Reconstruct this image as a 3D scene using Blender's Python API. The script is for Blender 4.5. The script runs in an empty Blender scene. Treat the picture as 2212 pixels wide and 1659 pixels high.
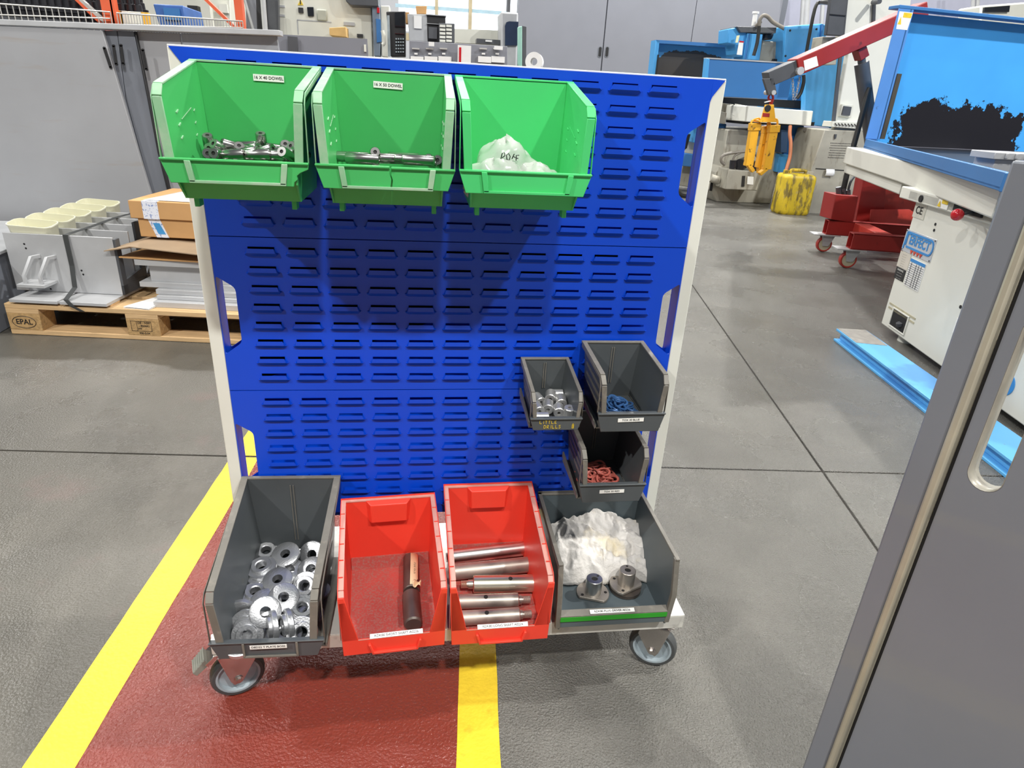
import bpy, bmesh, math, random
from mathutils import Vector, Matrix, Euler, noise
random.seed(7)
SC = bpy.context.scene
COL = SC.collection
PI = math.pi
R = math.radians

# ---------------------------------------------------------------- camera
CAM_M = [[0.9907634, -0.1254838, 0.051398], [0.0042674, 0.4077005, 0.9131058], [0.1355349, 0.9044524, -0.4044702]]   # rows: right, up, forward
CAM_C = Vector([0.30844, -1.17467, 1.09788])
FPX = 1400.0                       # focal length in pixels of the 2212 wide frame
cd = bpy.data.cameras.new('camera')
co = bpy.data.objects.new('camera', cd)
COL.objects.link(co)
cd.sensor_fit = 'HORIZONTAL'
cd.sensor_width = 36.0
cd.lens = FPX / 2212.0 * 36.0
cd.clip_start = 0.02
cd.clip_end = 200
_r, _u, _f = [Vector(v) for v in CAM_M]
co.matrix_world = Matrix((( _r.x, _u.x, -_f.x, CAM_C.x), (_r.y, _u.y, -_f.y, CAM_C.y), (_r.z, _u.z, -_f.z, CAM_C.z), (0, 0, 0, 1)))
SC.camera = co

# ---------------------------------------------------------------- world, lamps, exposure
w = bpy.data.worlds.new('hall_air'); SC.world = w; w.use_nodes = True
bg = w.node_tree.nodes['Background']
bg.inputs['Color'].default_value = (0.93, 0.95, 1.0, 1)
bg.inputs['Strength'].default_value = 0.22
SC.view_settings.view_transform = 'Standard'
SC.view_settings.look = 'None'
SC.view_settings.exposure = 0.0
SC.view_settings.gamma = 1.0
SC.view_settings.use_curve_mapping = False

def lamp(x, y, z, watt, size=0.32, col=(1.0, 0.985, 0.95)):
    l = bpy.data.lights.new('high_bay_lamp', 'AREA')
    l.shape = 'DISK'; l.size = size; l.energy = watt; l.color = col
    o = bpy.data.objects.new('high_bay_lamp', l)
    o.location = (x, y, z)
    COL.objects.link(o)
    return o
# the row of high bay lamps over the aisle behind the photographer
lamp(0.6, -4.3, 7.0, 390)
lamp(-5.7, -4.3, 7.0, 600)
lamp(3.6, -4.4, 7.0, 410)
# lamps above the rack's own aisle, the two outer ones added as fill
lamp(-4.6, 1.3, 7.0, 230)  # unseen, added to brighten the grey panels on the left
lamp(0.9, 1.6, 7.0, 120)
lamp(7.6, 0.2, 7.0, 850)  # unseen, added to brighten the blue splash guard and machines on the right
# rows further down the hall
lamp(-4.0, 8.0, 7.0, 430)
lamp(0.8, 7.9, 7.0, 260)
lamp(5.1, 7.7, 7.0, 620)
lamp(11.0, 8.0, 7.0, 350)
lamp(-7.0, 13.5, 7.0, 400)
lamp(0.0, 13.0, 7.0, 400)
lamp(7.0, 13.5, 7.0, 400)

# ---------------------------------------------------------------- measuring: rays of the surveyed camera met with real planes
def _ray(px, py):
    a, b = (px - 1106) / FPX, -(py - 829.5) / FPX
    return _r * a + _u * b + _f
def at_y(px, py, y):
    d = _ray(px, py); return CAM_C + d * ((y - CAM_C.y) / d.y)
def at_z(px, py, z=0.0):
    d = _ray(px, py); return CAM_C + d * ((z - CAM_C.z) / d.z)
def at_v(px, py, A, B):
    t = Vector((B[0] - A[0], B[1] - A[1])).normalized(); n = Vector((t.y, -t.x)); d = _ray(px, py)
    k = ((A[0] - CAM_C.x) * n.x + (A[1] - CAM_C.y) * n.y) / (d.x * n.x + d.y * n.y)
    return CAM_C + d * k

# ---------------------------------------------------------------- materials
def mat(name, col, rough=0.5, metal=0.0, var=0.06, vscale=8.0, bump=0.0, bscale=60.0, spots=None, spec=0.5, coat=0.0, trans=0.0, stretch=None, rvar=0.0):
    m = bpy.data.materials.new(name); m.use_nodes = True
    nt = m.node_tree; N = nt.nodes; L = nt.links
    p = N['Principled BSDF']
    def lin(c): return tuple(((v / 255) / 12.92 if v <= 10 else (((v / 255) + 0.055) / 1.055) ** 2.4) for v in c) + (1,)
    base = lin(col)
    p.inputs['Roughness'].default_value = rough
    p.inputs['Metallic'].default_value = metal
    p.inputs['Specular IOR Level'].default_value = spec
    p.inputs['Coat Weight'].default_value = coat
    p.inputs['Transmission Weight'].default_value = trans
    tc = N.new('ShaderNodeTexCoord')
    vec = tc.outputs['Object']
    if stretch:
        mp = N.new('ShaderNodeMapping'); mp.inputs['Scale'].default_value = stretch
        L.new(vec, mp.inputs['Vector']); vec = mp.outputs['Vector']
    n = N.new('ShaderNodeTexNoise'); n.inputs['Scale'].default_value = vscale; n.inputs['Detail'].default_value = 5
    L.new(vec, n.inputs['Vector'])
    mr = N.new('ShaderNodeMapRange'); mr.inputs['From Min'].default_value = 0.25; mr.inputs['From Max'].default_value = 0.75
    mr.inputs['To Min'].default_value = 1 - var * 2; mr.inputs['To Max'].default_value = 1 + var * 2
    L.new(n.outputs['Fac'], mr.inputs['Value'])
    mx = N.new('ShaderNodeVectorMath'); mx.operation = 'SCALE'; mx.inputs[0].default_value = base[:3]
    L.new(mr.outputs['Result'], mx.inputs['Scale'])
    out = mx.outputs['Vector']
    if rvar:
        r2 = N.new('ShaderNodeMapRange'); r2.inputs['From Min'].default_value = 0.3; r2.inputs['From Max'].default_value = 0.7
        r2.inputs['To Min'].default_value = max(0.02, rough - rvar); r2.inputs['To Max'].default_value = rough + rvar
        L.new(n.outputs['Fac'], r2.inputs['Value']); L.new(r2.outputs['Result'], p.inputs['Roughness'])
    for sp in (spots or []):
        # colour, noise scale, threshold (higher = rarer), softness, strength
        c2, sc, th, soft, amt = sp[:5]
        n2 = N.new('ShaderNodeTexNoise'); n2.inputs['Scale'].default_value = sc; n2.inputs['Detail'].default_value = 6; n2.inputs['Roughness'].default_value = 0.6
        v2 = tc.outputs['Object']
        if len(sp) > 5:
            mp2 = N.new('ShaderNodeMapping'); mp2.inputs['Scale'].default_value = sp[5]; L.new(v2, mp2.inputs['Vector']); v2 = mp2.outputs['Vector']
        L.new(v2, n2.inputs['Vector'])
        m2 = N.new('ShaderNodeMapRange'); m2.inputs['From Min'].default_value = th; m2.inputs['From Max'].default_value = th + soft
        m2.inputs['To Max'].default_value = amt
        L.new(n2.outputs['Fac'], m2.inputs['Value'])
        mm = N.new('ShaderNodeMix'); mm.data_type = 'RGBA'
        L.new(m2.outputs['Result'], mm.inputs['Factor']); L.new(out, mm.inputs[6]); mm.inputs[7].default_value = lin(c2)
        out = mm.outputs[2]
    L.new(out, p.inputs['Base Color'])
    if bump:
        nb = N.new('ShaderNodeTexNoise'); nb.inputs['Scale'].default_value = bscale; nb.inputs['Detail'].default_value = 3
        L.new(vec, nb.inputs['Vector'])
        b = N.new('ShaderNodeBump'); b.inputs['Strength'].default_value = bump; b.inputs['Distance'].default_value = 0.01
        L.new(nb.outputs['Fac'], b.inputs['Height']); L.new(b.outputs['Normal'], p.inputs['Normal'])
    m.diffuse_color = base
    return m
def emis(name, col, s):
    m = bpy.data.materials.new(name); m.use_nodes = True
    p = m.node_tree.nodes['Principled BSDF']
    p.inputs['Base Color'].default_value = (*col, 1)
    p.inputs['Emission Color'].default_value = (*col, 1); p.inputs['Emission Strength'].default_value = s
    return m

# ---------------------------------------------------------------- mesh building
class MB:
    def __init__(s): s.v = []; s.f = []; s.mi = []; s.cur = 0
    def mat(s, i): s.cur = i; return s
    def _add(s, vs, fs):
        b = len(s.v); s.v += [tuple(v) for v in vs]; s.f += [tuple(b + i for i in f) for f in fs]; s.mi += [s.cur] * len(fs); return s
    def poly(s, pts): return s._add(pts, [tuple(range(len(pts)))])
    def hexa(s, p):   # p: bottom 4, top 4
        return s._add(p, [(0, 3, 2, 1), (4, 5, 6, 7), (0, 1, 5, 4), (1, 2, 6, 5), (2, 3, 7, 6), (3, 0, 4, 7)])
    def box(s, x0, y0, z0, x1, y1, z1):
        return s.hexa([(x0, y0, z0), (x1, y0, z0), (x1, y1, z0), (x0, y1, z0), (x0, y0, z1), (x1, y0, z1), (x1, y1, z1), (x0, y1, z1)])
    def rbox(s, x0, y0, z0, x1, y1, z1, r):   # box with rounded vertical-plane corners along y
        return s.prism([(x, y0, z) for x, z in rrect(x0, z0, x1, z1, r)], (0, y1 - y0, 0))
    def prism(s, pts, off):
        n = len(pts); o = Vector(off)
        vs = [Vector(p) for p in pts]; vs += [p + o for p in vs]
        fs = [tuple(range(n))[::-1], tuple(range(n, 2 * n))] + [(i, (i + 1) % n, n + (i + 1) % n, n + i) for i in range(n)]
        return s._add(vs, fs)
    def beam(s, a, b, wdt, hgt, up=(0, 0, 1)):
        a = Vector(a); b = Vector(b); d = (b - a).normalized(); sd = d.cross(Vector(up)).normalized() * wdt / 2; u = sd.cross(d).normalized() * hgt / 2
        return s.hexa([a - sd - u, a + sd - u, b + sd - u, b - sd - u, a - sd + u, a + sd + u, b + sd + u, b - sd + u])
    def cyl(s, a, b, r0, r1=None, n=16, cap=True):
        r1 = r0 if r1 is None else r1
        a = Vector(a); b = Vector(b); d = (b - a).normalized()
        q = d.orthogonal().normalized(); p = d.cross(q)
        vs = [a + (q * math.cos(2 * PI * i / n) + p * math.sin(2 * PI * i / n)) * r0 for i in range(n)]
        vs += [b + (q * math.cos(2 * PI * i / n) + p * math.sin(2 * PI * i / n)) * r1 for i in range(n)]
        fs = [(i, (i + 1) % n, n + (i + 1) % n, n + i) for i in range(n)]
        if cap: fs += [tuple(range(n))[::-1], tuple(range(n, 2 * n))]
        return s._add(vs, fs)
    def lathe(s, prof, n=24, M=None, closed=True):
        # prof: list of (r, z); closed joins last to first (ring shapes)
        M = M or Matrix(); vs = []; k = len(prof)
        for i in range(n):
            a = 2 * PI * i / n
            vs += [M @ Vector((r * math.cos(a), r * math.sin(a), z)) for r, z in prof]
        fs = []
        for i in range(n):
            j = (i + 1) % n
            for q in range(k if closed else k - 1):
                q2 = (q + 1) % k
                fs.append((i * k + q, j * k + q, j * k + q2, i * k + q2))
        return s._add(vs, fs)
    def tube(s, path, r, n=8, closed=False):
        P = [Vector(p) for p in path]; m = len(P); vs = []; prev = None
        for i in range(m):
            if closed: d = (P[(i + 1) % m] - P[i - 1])
            else: d = P[min(i + 1, m - 1)] - P[max(i - 1, 0)]
            d.normalize()
            q = d.orthogonal().normalized() if prev is None else (prev - d * prev.dot(d)).normalized()
            prev = q; p = d.cross(q); rr = r[i] if isinstance(r, (list, tuple)) else r
            vs += [P[i] + (q * math.cos(2 * PI * k / n) + p * math.sin(2 * PI * k / n)) * rr for k in range(n)]
        fs = []
        for i in range(m if closed else m - 1):
            j = (i + 1) % m
            fs += [(i * n + k, i * n + (k + 1) % n, j * n + (k + 1) % n, j * n + k) for k in range(n)]
        if not closed: fs += [tuple(range(n))[::-1], tuple(range((m - 1) * n, m * n))]
        return s._add(vs, fs)
    def grid(s, fn, nu, nv):
        vs = [fn(i / nu, j / nv) for i in range(nu + 1) for j in range(nv + 1)]
        fs = [(i * (nv + 1) + j, (i + 1) * (nv + 1) + j, (i + 1) * (nv + 1) + j + 1, i * (nv + 1) + j + 1) for i in range(nu) for j in range(nv)]
        return s._add(vs, fs)
def rrect(x0, z0, x1, z1, r, k=4):
    out = []
    for cx, cz, a0 in ((x1 - r, z1 - r, 0), (x0 + r, z1 - r, 90), (x0 + r, z0 + r, 180), (x1 - r, z0 + r, 270)):
        for i in range(k + 1):
            a = R(a0 + 90 * i / k); out.append((cx + r * math.cos(a), cz + r * math.sin(a)))
    return out

def build(mb, name, mats, parent=None, world=False, bevel=0.0, sharp=35, solid=0.0, subd=0, merge=False):
    me = bpy.data.meshes.new(name)
    vs = mb.v
    if world and parent is not None:
        root = parent
        while root.parent: root = root.parent
        ol = root.location; vs = [(v[0] - ol.x, v[1] - ol.y, v[2] - ol.z) for v in vs]
    me.from_pydata(vs, [], mb.f)
    if not isinstance(mats, (list, tuple)): mats = [mats]
    for m in mats: me.materials.append(m)
    me.polygons.foreach_set('material_index', mb.mi)
    bm = bmesh.new(); bm.from_mesh(me)
    if merge: bmesh.ops.remove_doubles(bm, verts=bm.verts, dist=2e-5)
    bmesh.ops.recalc_face_normals(bm, faces=bm.faces); bm.to_mesh(me); bm.free()
    me.polygons.foreach_set('use_smooth', [True] * len(me.polygons))
    me.set_sharp_from_angle(angle=R(sharp))
    if merge: me.polygons.foreach_set('use_smooth', [False] * len(me.polygons))
    o = bpy.data.objects.new(name, me); COL.objects.link(o)
    if parent is not None: o.parent = parent
    if solid:
        q = o.modifiers.new('thick', 'SOLIDIFY'); q.thickness = solid; q.offset = 0
    if subd:
        q = o.modifiers.new('sub', 'SUBSURF'); q.levels = subd; q.render_levels = subd
    if bevel:
        q = o.modifiers.new('edge', 'BEVEL'); q.width = bevel; q.segments = 2; q.limit_method = 'ANGLE'; q.angle_limit = R(40)
    return o
def tag(o, label=None, cat=None, group=None, kind=None):
    if label: o['label'] = label
    if cat: o['category'] = cat
    if group: o['group'] = group
    if kind: o['kind'] = kind
    return o
def thing(name, label, cat, loc=(0, 0, 0), rz=0.0, group=None):
    o = bpy.data.objects.new(name, None); COL.objects.link(o)
    o.empty_display_size = 0.05
    o.location = loc; o.rotation_euler = (0, 0, rz)
    return tag(o, label, cat, group)
def dup(o, parent=None):
    c = o.copy(); COL.objects.link(c)
    if parent is not None: c.parent = parent
    for ch in list(o.children): dup(ch, c)
    return c
_fonts = {}
def text(s, size, mt, parent, loc, rot, name='lettering', bold=0.0, align='CENTER', sx=1.0):
    cu = bpy.data.curves.new('t', 'FONT'); cu.body = s; cu.size = size; cu.align_x = align; cu.align_y = 'CENTER'; cu.offset = bold; cu.resolution_u = 3
    t = bpy.data.objects.new('t', cu); COL.objects.link(t)
    me = bpy.data.meshes.new_from_object(t.evaluated_get(bpy.context.evaluated_depsgraph_get()))
    bpy.data.objects.remove(t)
    me.materials.clear(); me.materials.append(mt)
    me.name = name
    o = bpy.data.objects.new(name, me); COL.objects.link(o)
    o.parent = parent; o.location = loc; o.rotation_euler = rot; o.scale = (sx, 1, 1)
    return o

# ================================================================ MATERIALS
M_blue = mat('blue_powder_coat', (0, 70, 206), 0.38, var=0.02, vscale=5, spots=[((60, 90, 210), 14, 0.70, 0.1, 0.25)])
M_white = mat('white_paint', (226, 226, 216), 0.45, var=0.02, spots=[((165, 162, 150), 9, 0.64, 0.12, 0.35)])
M_green = mat('green_plastic', (68, 178, 96), 0.42, var=0.05, vscale=5, spots=[((50, 130, 66), 120, 0.71, 0.04, 0.6), ((150, 205, 150), 7, 0.6, 0.25, 0.25)])
M_greenrim = mat('worn_green_rim', (136, 186, 144), 0.5, var=0.08, vscale=14, spots=[((176, 190, 170), 30, 0.5, 0.2, 0.6)])
M_greenclean = mat('clean_green_plastic', (72, 200, 114), 0.42, var=0.04, vscale=5)
M_dark = mat('charcoal_plastic', (78, 82, 84), 0.4, var=0.08, vscale=7, spots=[((96, 92, 84), 40, 0.6, 0.15, 0.35)])
M_darkrim = mat('dusty_charcoal_rim', (112, 108, 100), 0.55, var=0.08, vscale=20, spots=[((140, 134, 122), 60, 0.55, 0.15, 0.5)])
M_slate = mat('slate_grey_plastic', (84, 94, 98), 0.42, var=0.05, vscale=6)
M_red = mat('red_plastic', (232, 66, 48), 0.42, var=0.03, vscale=6)
M_reddust = mat('dusty_red_plastic', (176, 78, 70), 0.65, var=0.1, vscale=9, spots=[((150, 118, 108), 220, 0.48, 0.12, 0.6), ((205, 70, 64), 7, 0.56, 0.1, 0.55)])
M_redrim = mat('dusty_red_rim', (208, 150, 138), 0.6, var=0.1, vscale=18)
M_label = mat('white_label_tape', (240, 240, 234), 0.4, var=0.02)
M_ink = mat('black_ink', (24, 24, 26), 0.5, var=0)
M_yink = mat('yellow_marker', (236, 205, 60), 0.5, var=0.02)
M_steel = mat('ground_steel', (212, 210, 206), 0.3, 1.0, var=0.06, vscale=30)
M_pin = mat('hardened_dowel_steel', (176, 176, 172), 0.24, 1.0, var=0.06, vscale=30)
M_bush = mat('turned_steel', (222, 221, 219), 0.32, 0.75, var=0.05, vscale=30)
M_alu = mat('turned_aluminium', (204, 205, 207), 0.36, 0.88, var=0.05, vscale=40, bump=0.1, bscale=300)
M_alud = mat('dull_aluminium_face', (178, 179, 180), 0.42, 0.9, var=0.08, vscale=40)
M_hole = mat('dark_bore', (30, 28, 27), 0.6, var=0)
M_blued = mat('oxidised_steel', (172, 164, 154), 0.42, 0.7, var=0.12, vscale=25, rvar=0.1)
M_darkshaft = mat('black_oxide_steel', (96, 88, 82), 0.4, 0.6, var=0.15, vscale=20)
M_zinc = mat('zinc_plated_steel', (222, 218, 198), 0.28, 0.9, var=0.08, vscale=12)
M_bluering = mat('blue_coated_ring', (62, 104, 156), 0.4, 0.2, var=0.12, vscale=20)
M_redring = mat('red_rubber_ring', (186, 98, 86), 0.5, 0, var=0.1, vscale=20)
M_tape = mat('masking_tape', (228, 206, 164), 0.6, var=0.04)
M_rag = mat('stained_white_rag', (212, 208, 202), 0.85, var=0.06, vscale=14, bump=0.25, bscale=160, spots=[((206, 190, 150), 9, 0.52, 0.12, 0.7), ((168, 166, 164), 22, 0.60, 0.1, 0.5)])
M_bag = mat('clear_polythene', (226, 226, 222), 0.12, var=0.03, trans=0.0, spec=0.9)
def mk_bag(m, a=0.62):
    p = m.node_tree.nodes['Principled BSDF']; p.inputs['Alpha'].default_value = a
mk_bag(M_bag)
M_rubber = mat('grey_rubber_tyre', (70, 72, 72), 0.5, var=0.05)
M_hub = mat('pale_grey_wheel_hub', (160, 172, 178), 0.4, var=0.06, vscale=20)
M_zincp = mat('bright_zinc_bracket', (206, 200, 196), 0.2, 1.0, var=0.06, vscale=16)
M_pedal = mat('grey_brake_pedal', (132, 132, 122), 0.6, var=0.04)
M_greenstrip = mat('green_label_strip', (44, 150, 36), 0.35, var=0.03)
M_tray = mat('worn_white_tray', (214, 212, 204), 0.35, 0.1, var=0.05, vscale=10, spots=[((150, 148, 142), 16, 0.56, 0.1, 0.5)])

# ================================================================ FLOOR (structure)
M_conc = mat('sealed_grey_concrete', (112, 110, 104), 0.27, var=0.07, vscale=2.2, bump=0.85, bscale=230, rvar=0.06, spec=0.6,
             spots=[((124, 121, 114), 3.2, 0.5, 0.2, 0.6), ((178, 174, 168), 420, 0.64, 0.04, 0.35), ((92, 90, 88), 60, 0.72, 0.02, 0.6), ((88, 86, 81), 1.1, 0.52, 0.14, 0.5)])
M_concl = mat('worn_brown_grey_concrete', (88, 85, 78), 0.3, var=0.08, vscale=3, bump=0.28, bscale=190, rvar=0.1, spec=0.4,
              spots=[((108, 104, 96), 2.4, 0.5, 0.16, 0.7, (1, 0.5, 1)), ((112, 92, 88), 3.1, 0.58, 0.14, 0.5), ((172, 166, 156), 300, 0.71, 0.02, 0.5), ((188, 178, 130), 8, 0.76, 0.03, 0.6, (0.4, 1.6, 1))])
M_joint = mat('joint_filler', (70, 66, 62), 0.8, var=0.1, vscale=30, bump=0.3)
M_walk = mat('oxide_red_floor_paint', (126, 52, 40), 0.24, var=0.04, vscale=3, bump=0.5, bscale=170, rvar=0.06, spec=0.8, spots=[((176, 110, 100), 330, 0.73, 0.02, 0.5), ((132, 44, 36), 2.6, 0.55, 0.2, 0.5)])
M_yel = mat('yellow_line_paint', (228, 196, 50), 0.5, var=0.05, vscale=20, bump=0.2, bscale=120, spots=[((190, 160, 40), 26, 0.58, 0.1, 0.5), ((150, 128, 56), 90, 0.70, 0.03, 0.7)])

floor = MB(); floor.box(-22, -8, -0.14, 22, 24, -0.008)
floor = build(floor, 'floor', M_joint); tag(floor, kind='structure')
XJ = Vector((1.64, 0.548)); dA = Vector((0.996, -0.0903)).normalized(); dB = Vector((0.196, 0.981)).normalized()
nA = Vector((0.0903, 0.996)); nB = Vector((0.981, -0.196)); g = 0.004
WL = [(-0.352, 0.0), (0.390, 0.0)]                       # walkway outer edges at y=0 ; both lean 0.073 per metre
def wx(x0, y): return x0 + 0.073 * y
# slab quadrants: far left, far right, near left, near right, the left ones split along the walkway edge where the floor coating changes
def cross(p, d, q, e):
    den = d.x * e.y - d.y * e.x; t = ((q.x - p.x) * e.y - (q.y - p.y) * e.x) / den
    return p + d * t
dW = Vector((0.073, 1)).normalized()
pW = Vector((WL[0][0], 0))
def slab(pts, m):
    b = MB(); b.prism([(p[0], p[1], -0.03) for p in pts], (0, 0, 0.03))
    o = build(b, 'concrete_slab', m, floor, bevel=0.002); return o
def corner(sa, sb):
    return cross(XJ + nA * g * sa, dA, XJ + nB * g * sb, dB)
far = 21
def wcorner(sa): return cross(XJ + nA * g * sa, dA, pW, dW)
cA, cN = wcorner(1), wcorner(-1)
slab([cA, corner(1, -1), corner(1, -1) + dB * far, cA + dW * far], M_conc)
slab([corner(1, 1), corner(1, 1) + dA * far, corner(1, 1) + dA * far + dB * far, corner(1, 1) + dB * far], M_conc)
slab([cN, cN - dW * 8, corner(-1, -1) - dB * 8, corner(-1, -1)], M_conc)
slab([corner(-1, 1), corner(-1, 1) - dB * 8, corner(-1, 1) - dB * 8 + dA * far, corner(-1, 1) + dA * far], M_conc)
slab([cA, cA + dW * far, cA + dW * far - dA * far, cA - dA * far], M_concl)
slab([cN, cN - dA * far, cN - dA * far - dW * 8, cN - dW * 8], M_concl)
# painted walkway: red between two yellow lines, laid as two lengths either side of the joint
def strip(x0, x1, y0, y1, z, m, name, wob=0.0025):
    b = MB(); n = 60; top = []
    L, Rr = [], []
    for i in range(n + 1):
        t = i / n
        ya = y0 + (y1 - y0) * t
        L.append((wx(x0, ya) + wob * noise.noise((x0 * 9, ya * 14, 0)), ya)); Rr.append((wx(x1, ya) + wob * noise.noise((x1 * 9, ya * 14, 3)), ya))
    ja = lambda x: 0.725 + (x + 0.331) * -0.0906
    def clampj(p):
        x, y = p
        if y0 < 0.3 and abs(y - y1) < 1e-6 : y = ja(x) - 0.005
        if y0 > 0.3 and abs(y - y0) < 1e-6 : y = ja(x) + 0.005
        return (x, y, z)
    L = [clampj(p) for p in L if (y0 > .3 or p[1] < ja(p[0]) - .006 or p[1] == y1)]; Rr = [clampj(p) for p in Rr if (y0 > .3 or p[1] < ja(p[0]) - .006 or p[1] == y1)]
    k = min(len(L), len(Rr)); L = L[:k - 1] + [L[-1]]; Rr = Rr[:k - 1] + [Rr[-1]]
    for i in range(k - 1): b.poly([L[i], Rr[i], Rr[i + 1], L[i + 1]])
    o = build(b, name, m, floor); return o
for ya, yb in ((-3.5, 0.70), (0.74, 7.0)):
    strip(-0.27, 0.40, ya, yb, 0.0006, M_walk, 'red_walkway_paint')
    strip(-0.354, -0.266, ya, yb, 0.0012, M_yel, 'yellow_line')
    strip(0.393, 0.472, ya, yb, 0.0012, M_yel, 'yellow_line')

# ================================================================ LOUVRE PANEL TROLLEY
PX0, PX1 = -0.0550, 0.8035      # panel between the posts
TOPZ = 1.1446; PH = 0.2917
tr = thing('louvre_panel_trolley', 'blue louvred panel rack on a white wheeled frame, holding all the bins', 'trolley', (0.373, 0, 0))
for xa, xb in ((-0.079, -0.0555), (0.804, 0.8275)):
    b = MB(); b.box(xa, 0.0, 0.165, xb, 0.034, 1.142); build(b, 'post', M_white, tr, True, bevel=0.0015)
    b = MB(); b.box(xa + .002, 0.034, 0.165, xb - .002, 0.036, 1.13); build(b, 'post_back_cover', M_blue, tr, True)
# top edge: thin white return of the frame, blue strip mitred over the posts
b = MB(); b.box(-0.079, 0.001, 1.1395, 0.8275, 0.034, 1.1450); build(b, 'top_rail', M_white, tr, True, bevel=0.001)
for k in range(3):
    zt = TOPZ - k * PH; zb = zt - PH + 0.0016
    if k == 0: zt = 1.1425
    pan = None
    ztl = TOPZ - k * PH
    b = MB(); y = -0.0008
    colc = [0.0289 + 0.06889 * c for c in range(11)]
    rowz = [1.1164 - k * PH - r * 0.03428 for r in range(8)]
    HW = 0.0225; XL, XR = PX0 + 0.036, PX1 - 0.036
    # central field with a slot behind every louvre
    zs = [zt] + [v for r in rowz for v in (r + 0.0124, r + 0.0005)] + [zb]
    xs = [XL] + [v for c in colc for v in (c - HW, c + HW)] + [XR]
    for i in range(len(zs) - 1):
        for j in range(len(xs) - 1):
            if i % 2 == 1 and j % 2 == 1: continue
            b.poly([(xs[j], y, zs[i + 1]), (xs[j + 1], y, zs[i + 1]), (xs[j + 1], y, zs[i]), (xs[j], y, zs[i])])
    # side margins with the angled hand holes
    margins = []
    for s in (0, 1):
        e = PX0 if s == 0 else PX1; q = XL if s == 0 else XR; d = 1 if s == 0 else -1
        xe = e + d * 0.0015; xi = e + d * 0.033
        za, zb1, zc, zd = ztl - 0.069, ztl - 0.090, ztl - 0.194, ztl - 0.217
        def rnd(p, c, n, r=0.008):
            p, c, n = Vector(p), Vector(c), Vector(n); a = c + (p - c).normalized() * r; z2 = c + (n - c).normalized() * r
            return [tuple((a * (1 - t) ** 2 + c * 2 * t * (1 - t) + z2 * t * t)) for t in (0, .33, .66, 1)]
        hole = rnd((xe, zd), (xe, za), (xi, zb1), .005) + rnd((xe, za), (xi, zb1), (xi, zc)) + rnd((xi, zb1), (xi, zc), (xe, zd)) + rnd((xi, zc), (xe, zd), (xe, za), .006)
        H = [(h[0], y, h[1]) for h in hole]; zm = (zb1 + zc) / 2
        mg = [[(e, y, zt), (q, y, zt), (q, y, zm), (xi, y, zm)] + H[0:8][::-1] + [(xe, y, zm), (e, y, zm)], [(e, y, zb), (q, y, zb), (q, y, zm), (xi, y, zm)] + H[8:16] + [(xe, y, zm), (e, y, zm)]]
        margins += mg
        for m__ in mg: b.poly(m__)
    if k == 0:
        # mitred ends reaching over the posts
        b.poly([(PX0, y, 1.1425), (-0.0765, y, 1.1425), (-0.070, y, 1.133), (-0.0575, y, 1.116), (PX0, y, 1.108)])
        b.poly([(PX1, y, 1.1425), (0.825, y, 1.1425), (0.818, y, 1.133), (0.806, y, 1.116), (PX1, y, 1.108)])
    pan = build(b, 'louvre_panel', M_blue, tr, True, sharp=20, solid=0.0015, merge=True)
    # the rack is double sided: the rear sheet, left unslotted to keep the louvre slots dark, 35 mm behind
    b = MB(); yb_ = 0.0355; b.poly([(XL, yb_, zb), (XR, yb_, zb), (XR, yb_, zt), (XL, yb_, zt)])
    for mg in margins: b.poly([(p[0], yb_, p[2]) for p in mg])
    build(b, 'rear_panel', M_blue, tr, True, sharp=20, solid=0.0015, merge=True)
    # folded flanges at both sides and a folded seam top and bottom
    for s in (0, 1):
        e = PX0 + 0.0006 if s == 0 else PX1 - 0.0016
        b = MB(); b.box(e, 0.0, zb + .001, e + 0.001, 0.033, zt - .002); build(b, 'side_flange', M_blue, pan, True)
    b = MB(); b.box(PX0 + .002, 0.0, zb, PX1 - .002, 0.018, zb + 0.0012); b.box(PX0 + .002, 0.0, zt - .0012, PX1 - .002, 0.018, zt); build(b, 'seam_fold', M_blue, pan, True)
    # one louvre: pressed tongue standing proud, with its two little ears
    if k == 0:
        b = MB(); yo = -0.0075; yl = 0.0045
        b.poly([(-0.0222, yo, 0.0100), (0.0222, yo, 0.0100), (0.0240, yo, 0.0022), (-0.0240, yo, 0.0022)])
        b.poly([(-0.0240, yo, 0.0022), (0.0240, yo, 0.0022), (0.0235, -0.0016, -0.0042), (-0.0235, -0.0016, -0.0042)])
        for s in (1, -1):
            b.poly([(s * 0.0240, yo, 0.0022), (s * 0.0262, -0.0052, 0.0008), (s * 0.0290, -0.0018, 0.0010), (s * 0.0270, -0.0016, -0.0024), (s * 0.0235, -0.0016, -0.0042)])
            b.poly([(s * 0.0222, yo, 0.0100), (s * 0.0240, yo, 0.0022), (s * 0.0262, -0.0052, 0.0008), (s * 0.0244, -0.0040, 0.0040)])
        lv = build(b, 'louvre', M_blue, pan, sharp=25, solid=0.0011, merge=True)
        lvm = lv; first = True
    for r in rowz:
        for c in colc:
            if first: o = lv; first = False
            else: o = lvm.copy(); COL.objects.link(o)
            o.parent = pan; o.location = (c - 0.373, -0.0002, r - 0.0)
# tray
b = MB(); b.box(-0.079, -0.2300, 0.1625, 0.8275, 0.105, 0.165)
b.box(-0.079, -0.2300, 0.132, 0.8275, -0.2275, 0.1625); b.box(-0.079, 0.1025, 0.132, 0.8275, 0.105, 0.1625)
b.box(-0.079, -0.2275, 0.132, -0.0765, 0.1025, 0.1625); b.box(0.825, -0.2275, 0.132, 0.8275, 0.1025, 0.1625)
build(b, 'tray', M_tray, tr, True, bevel=0.0015)
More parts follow.
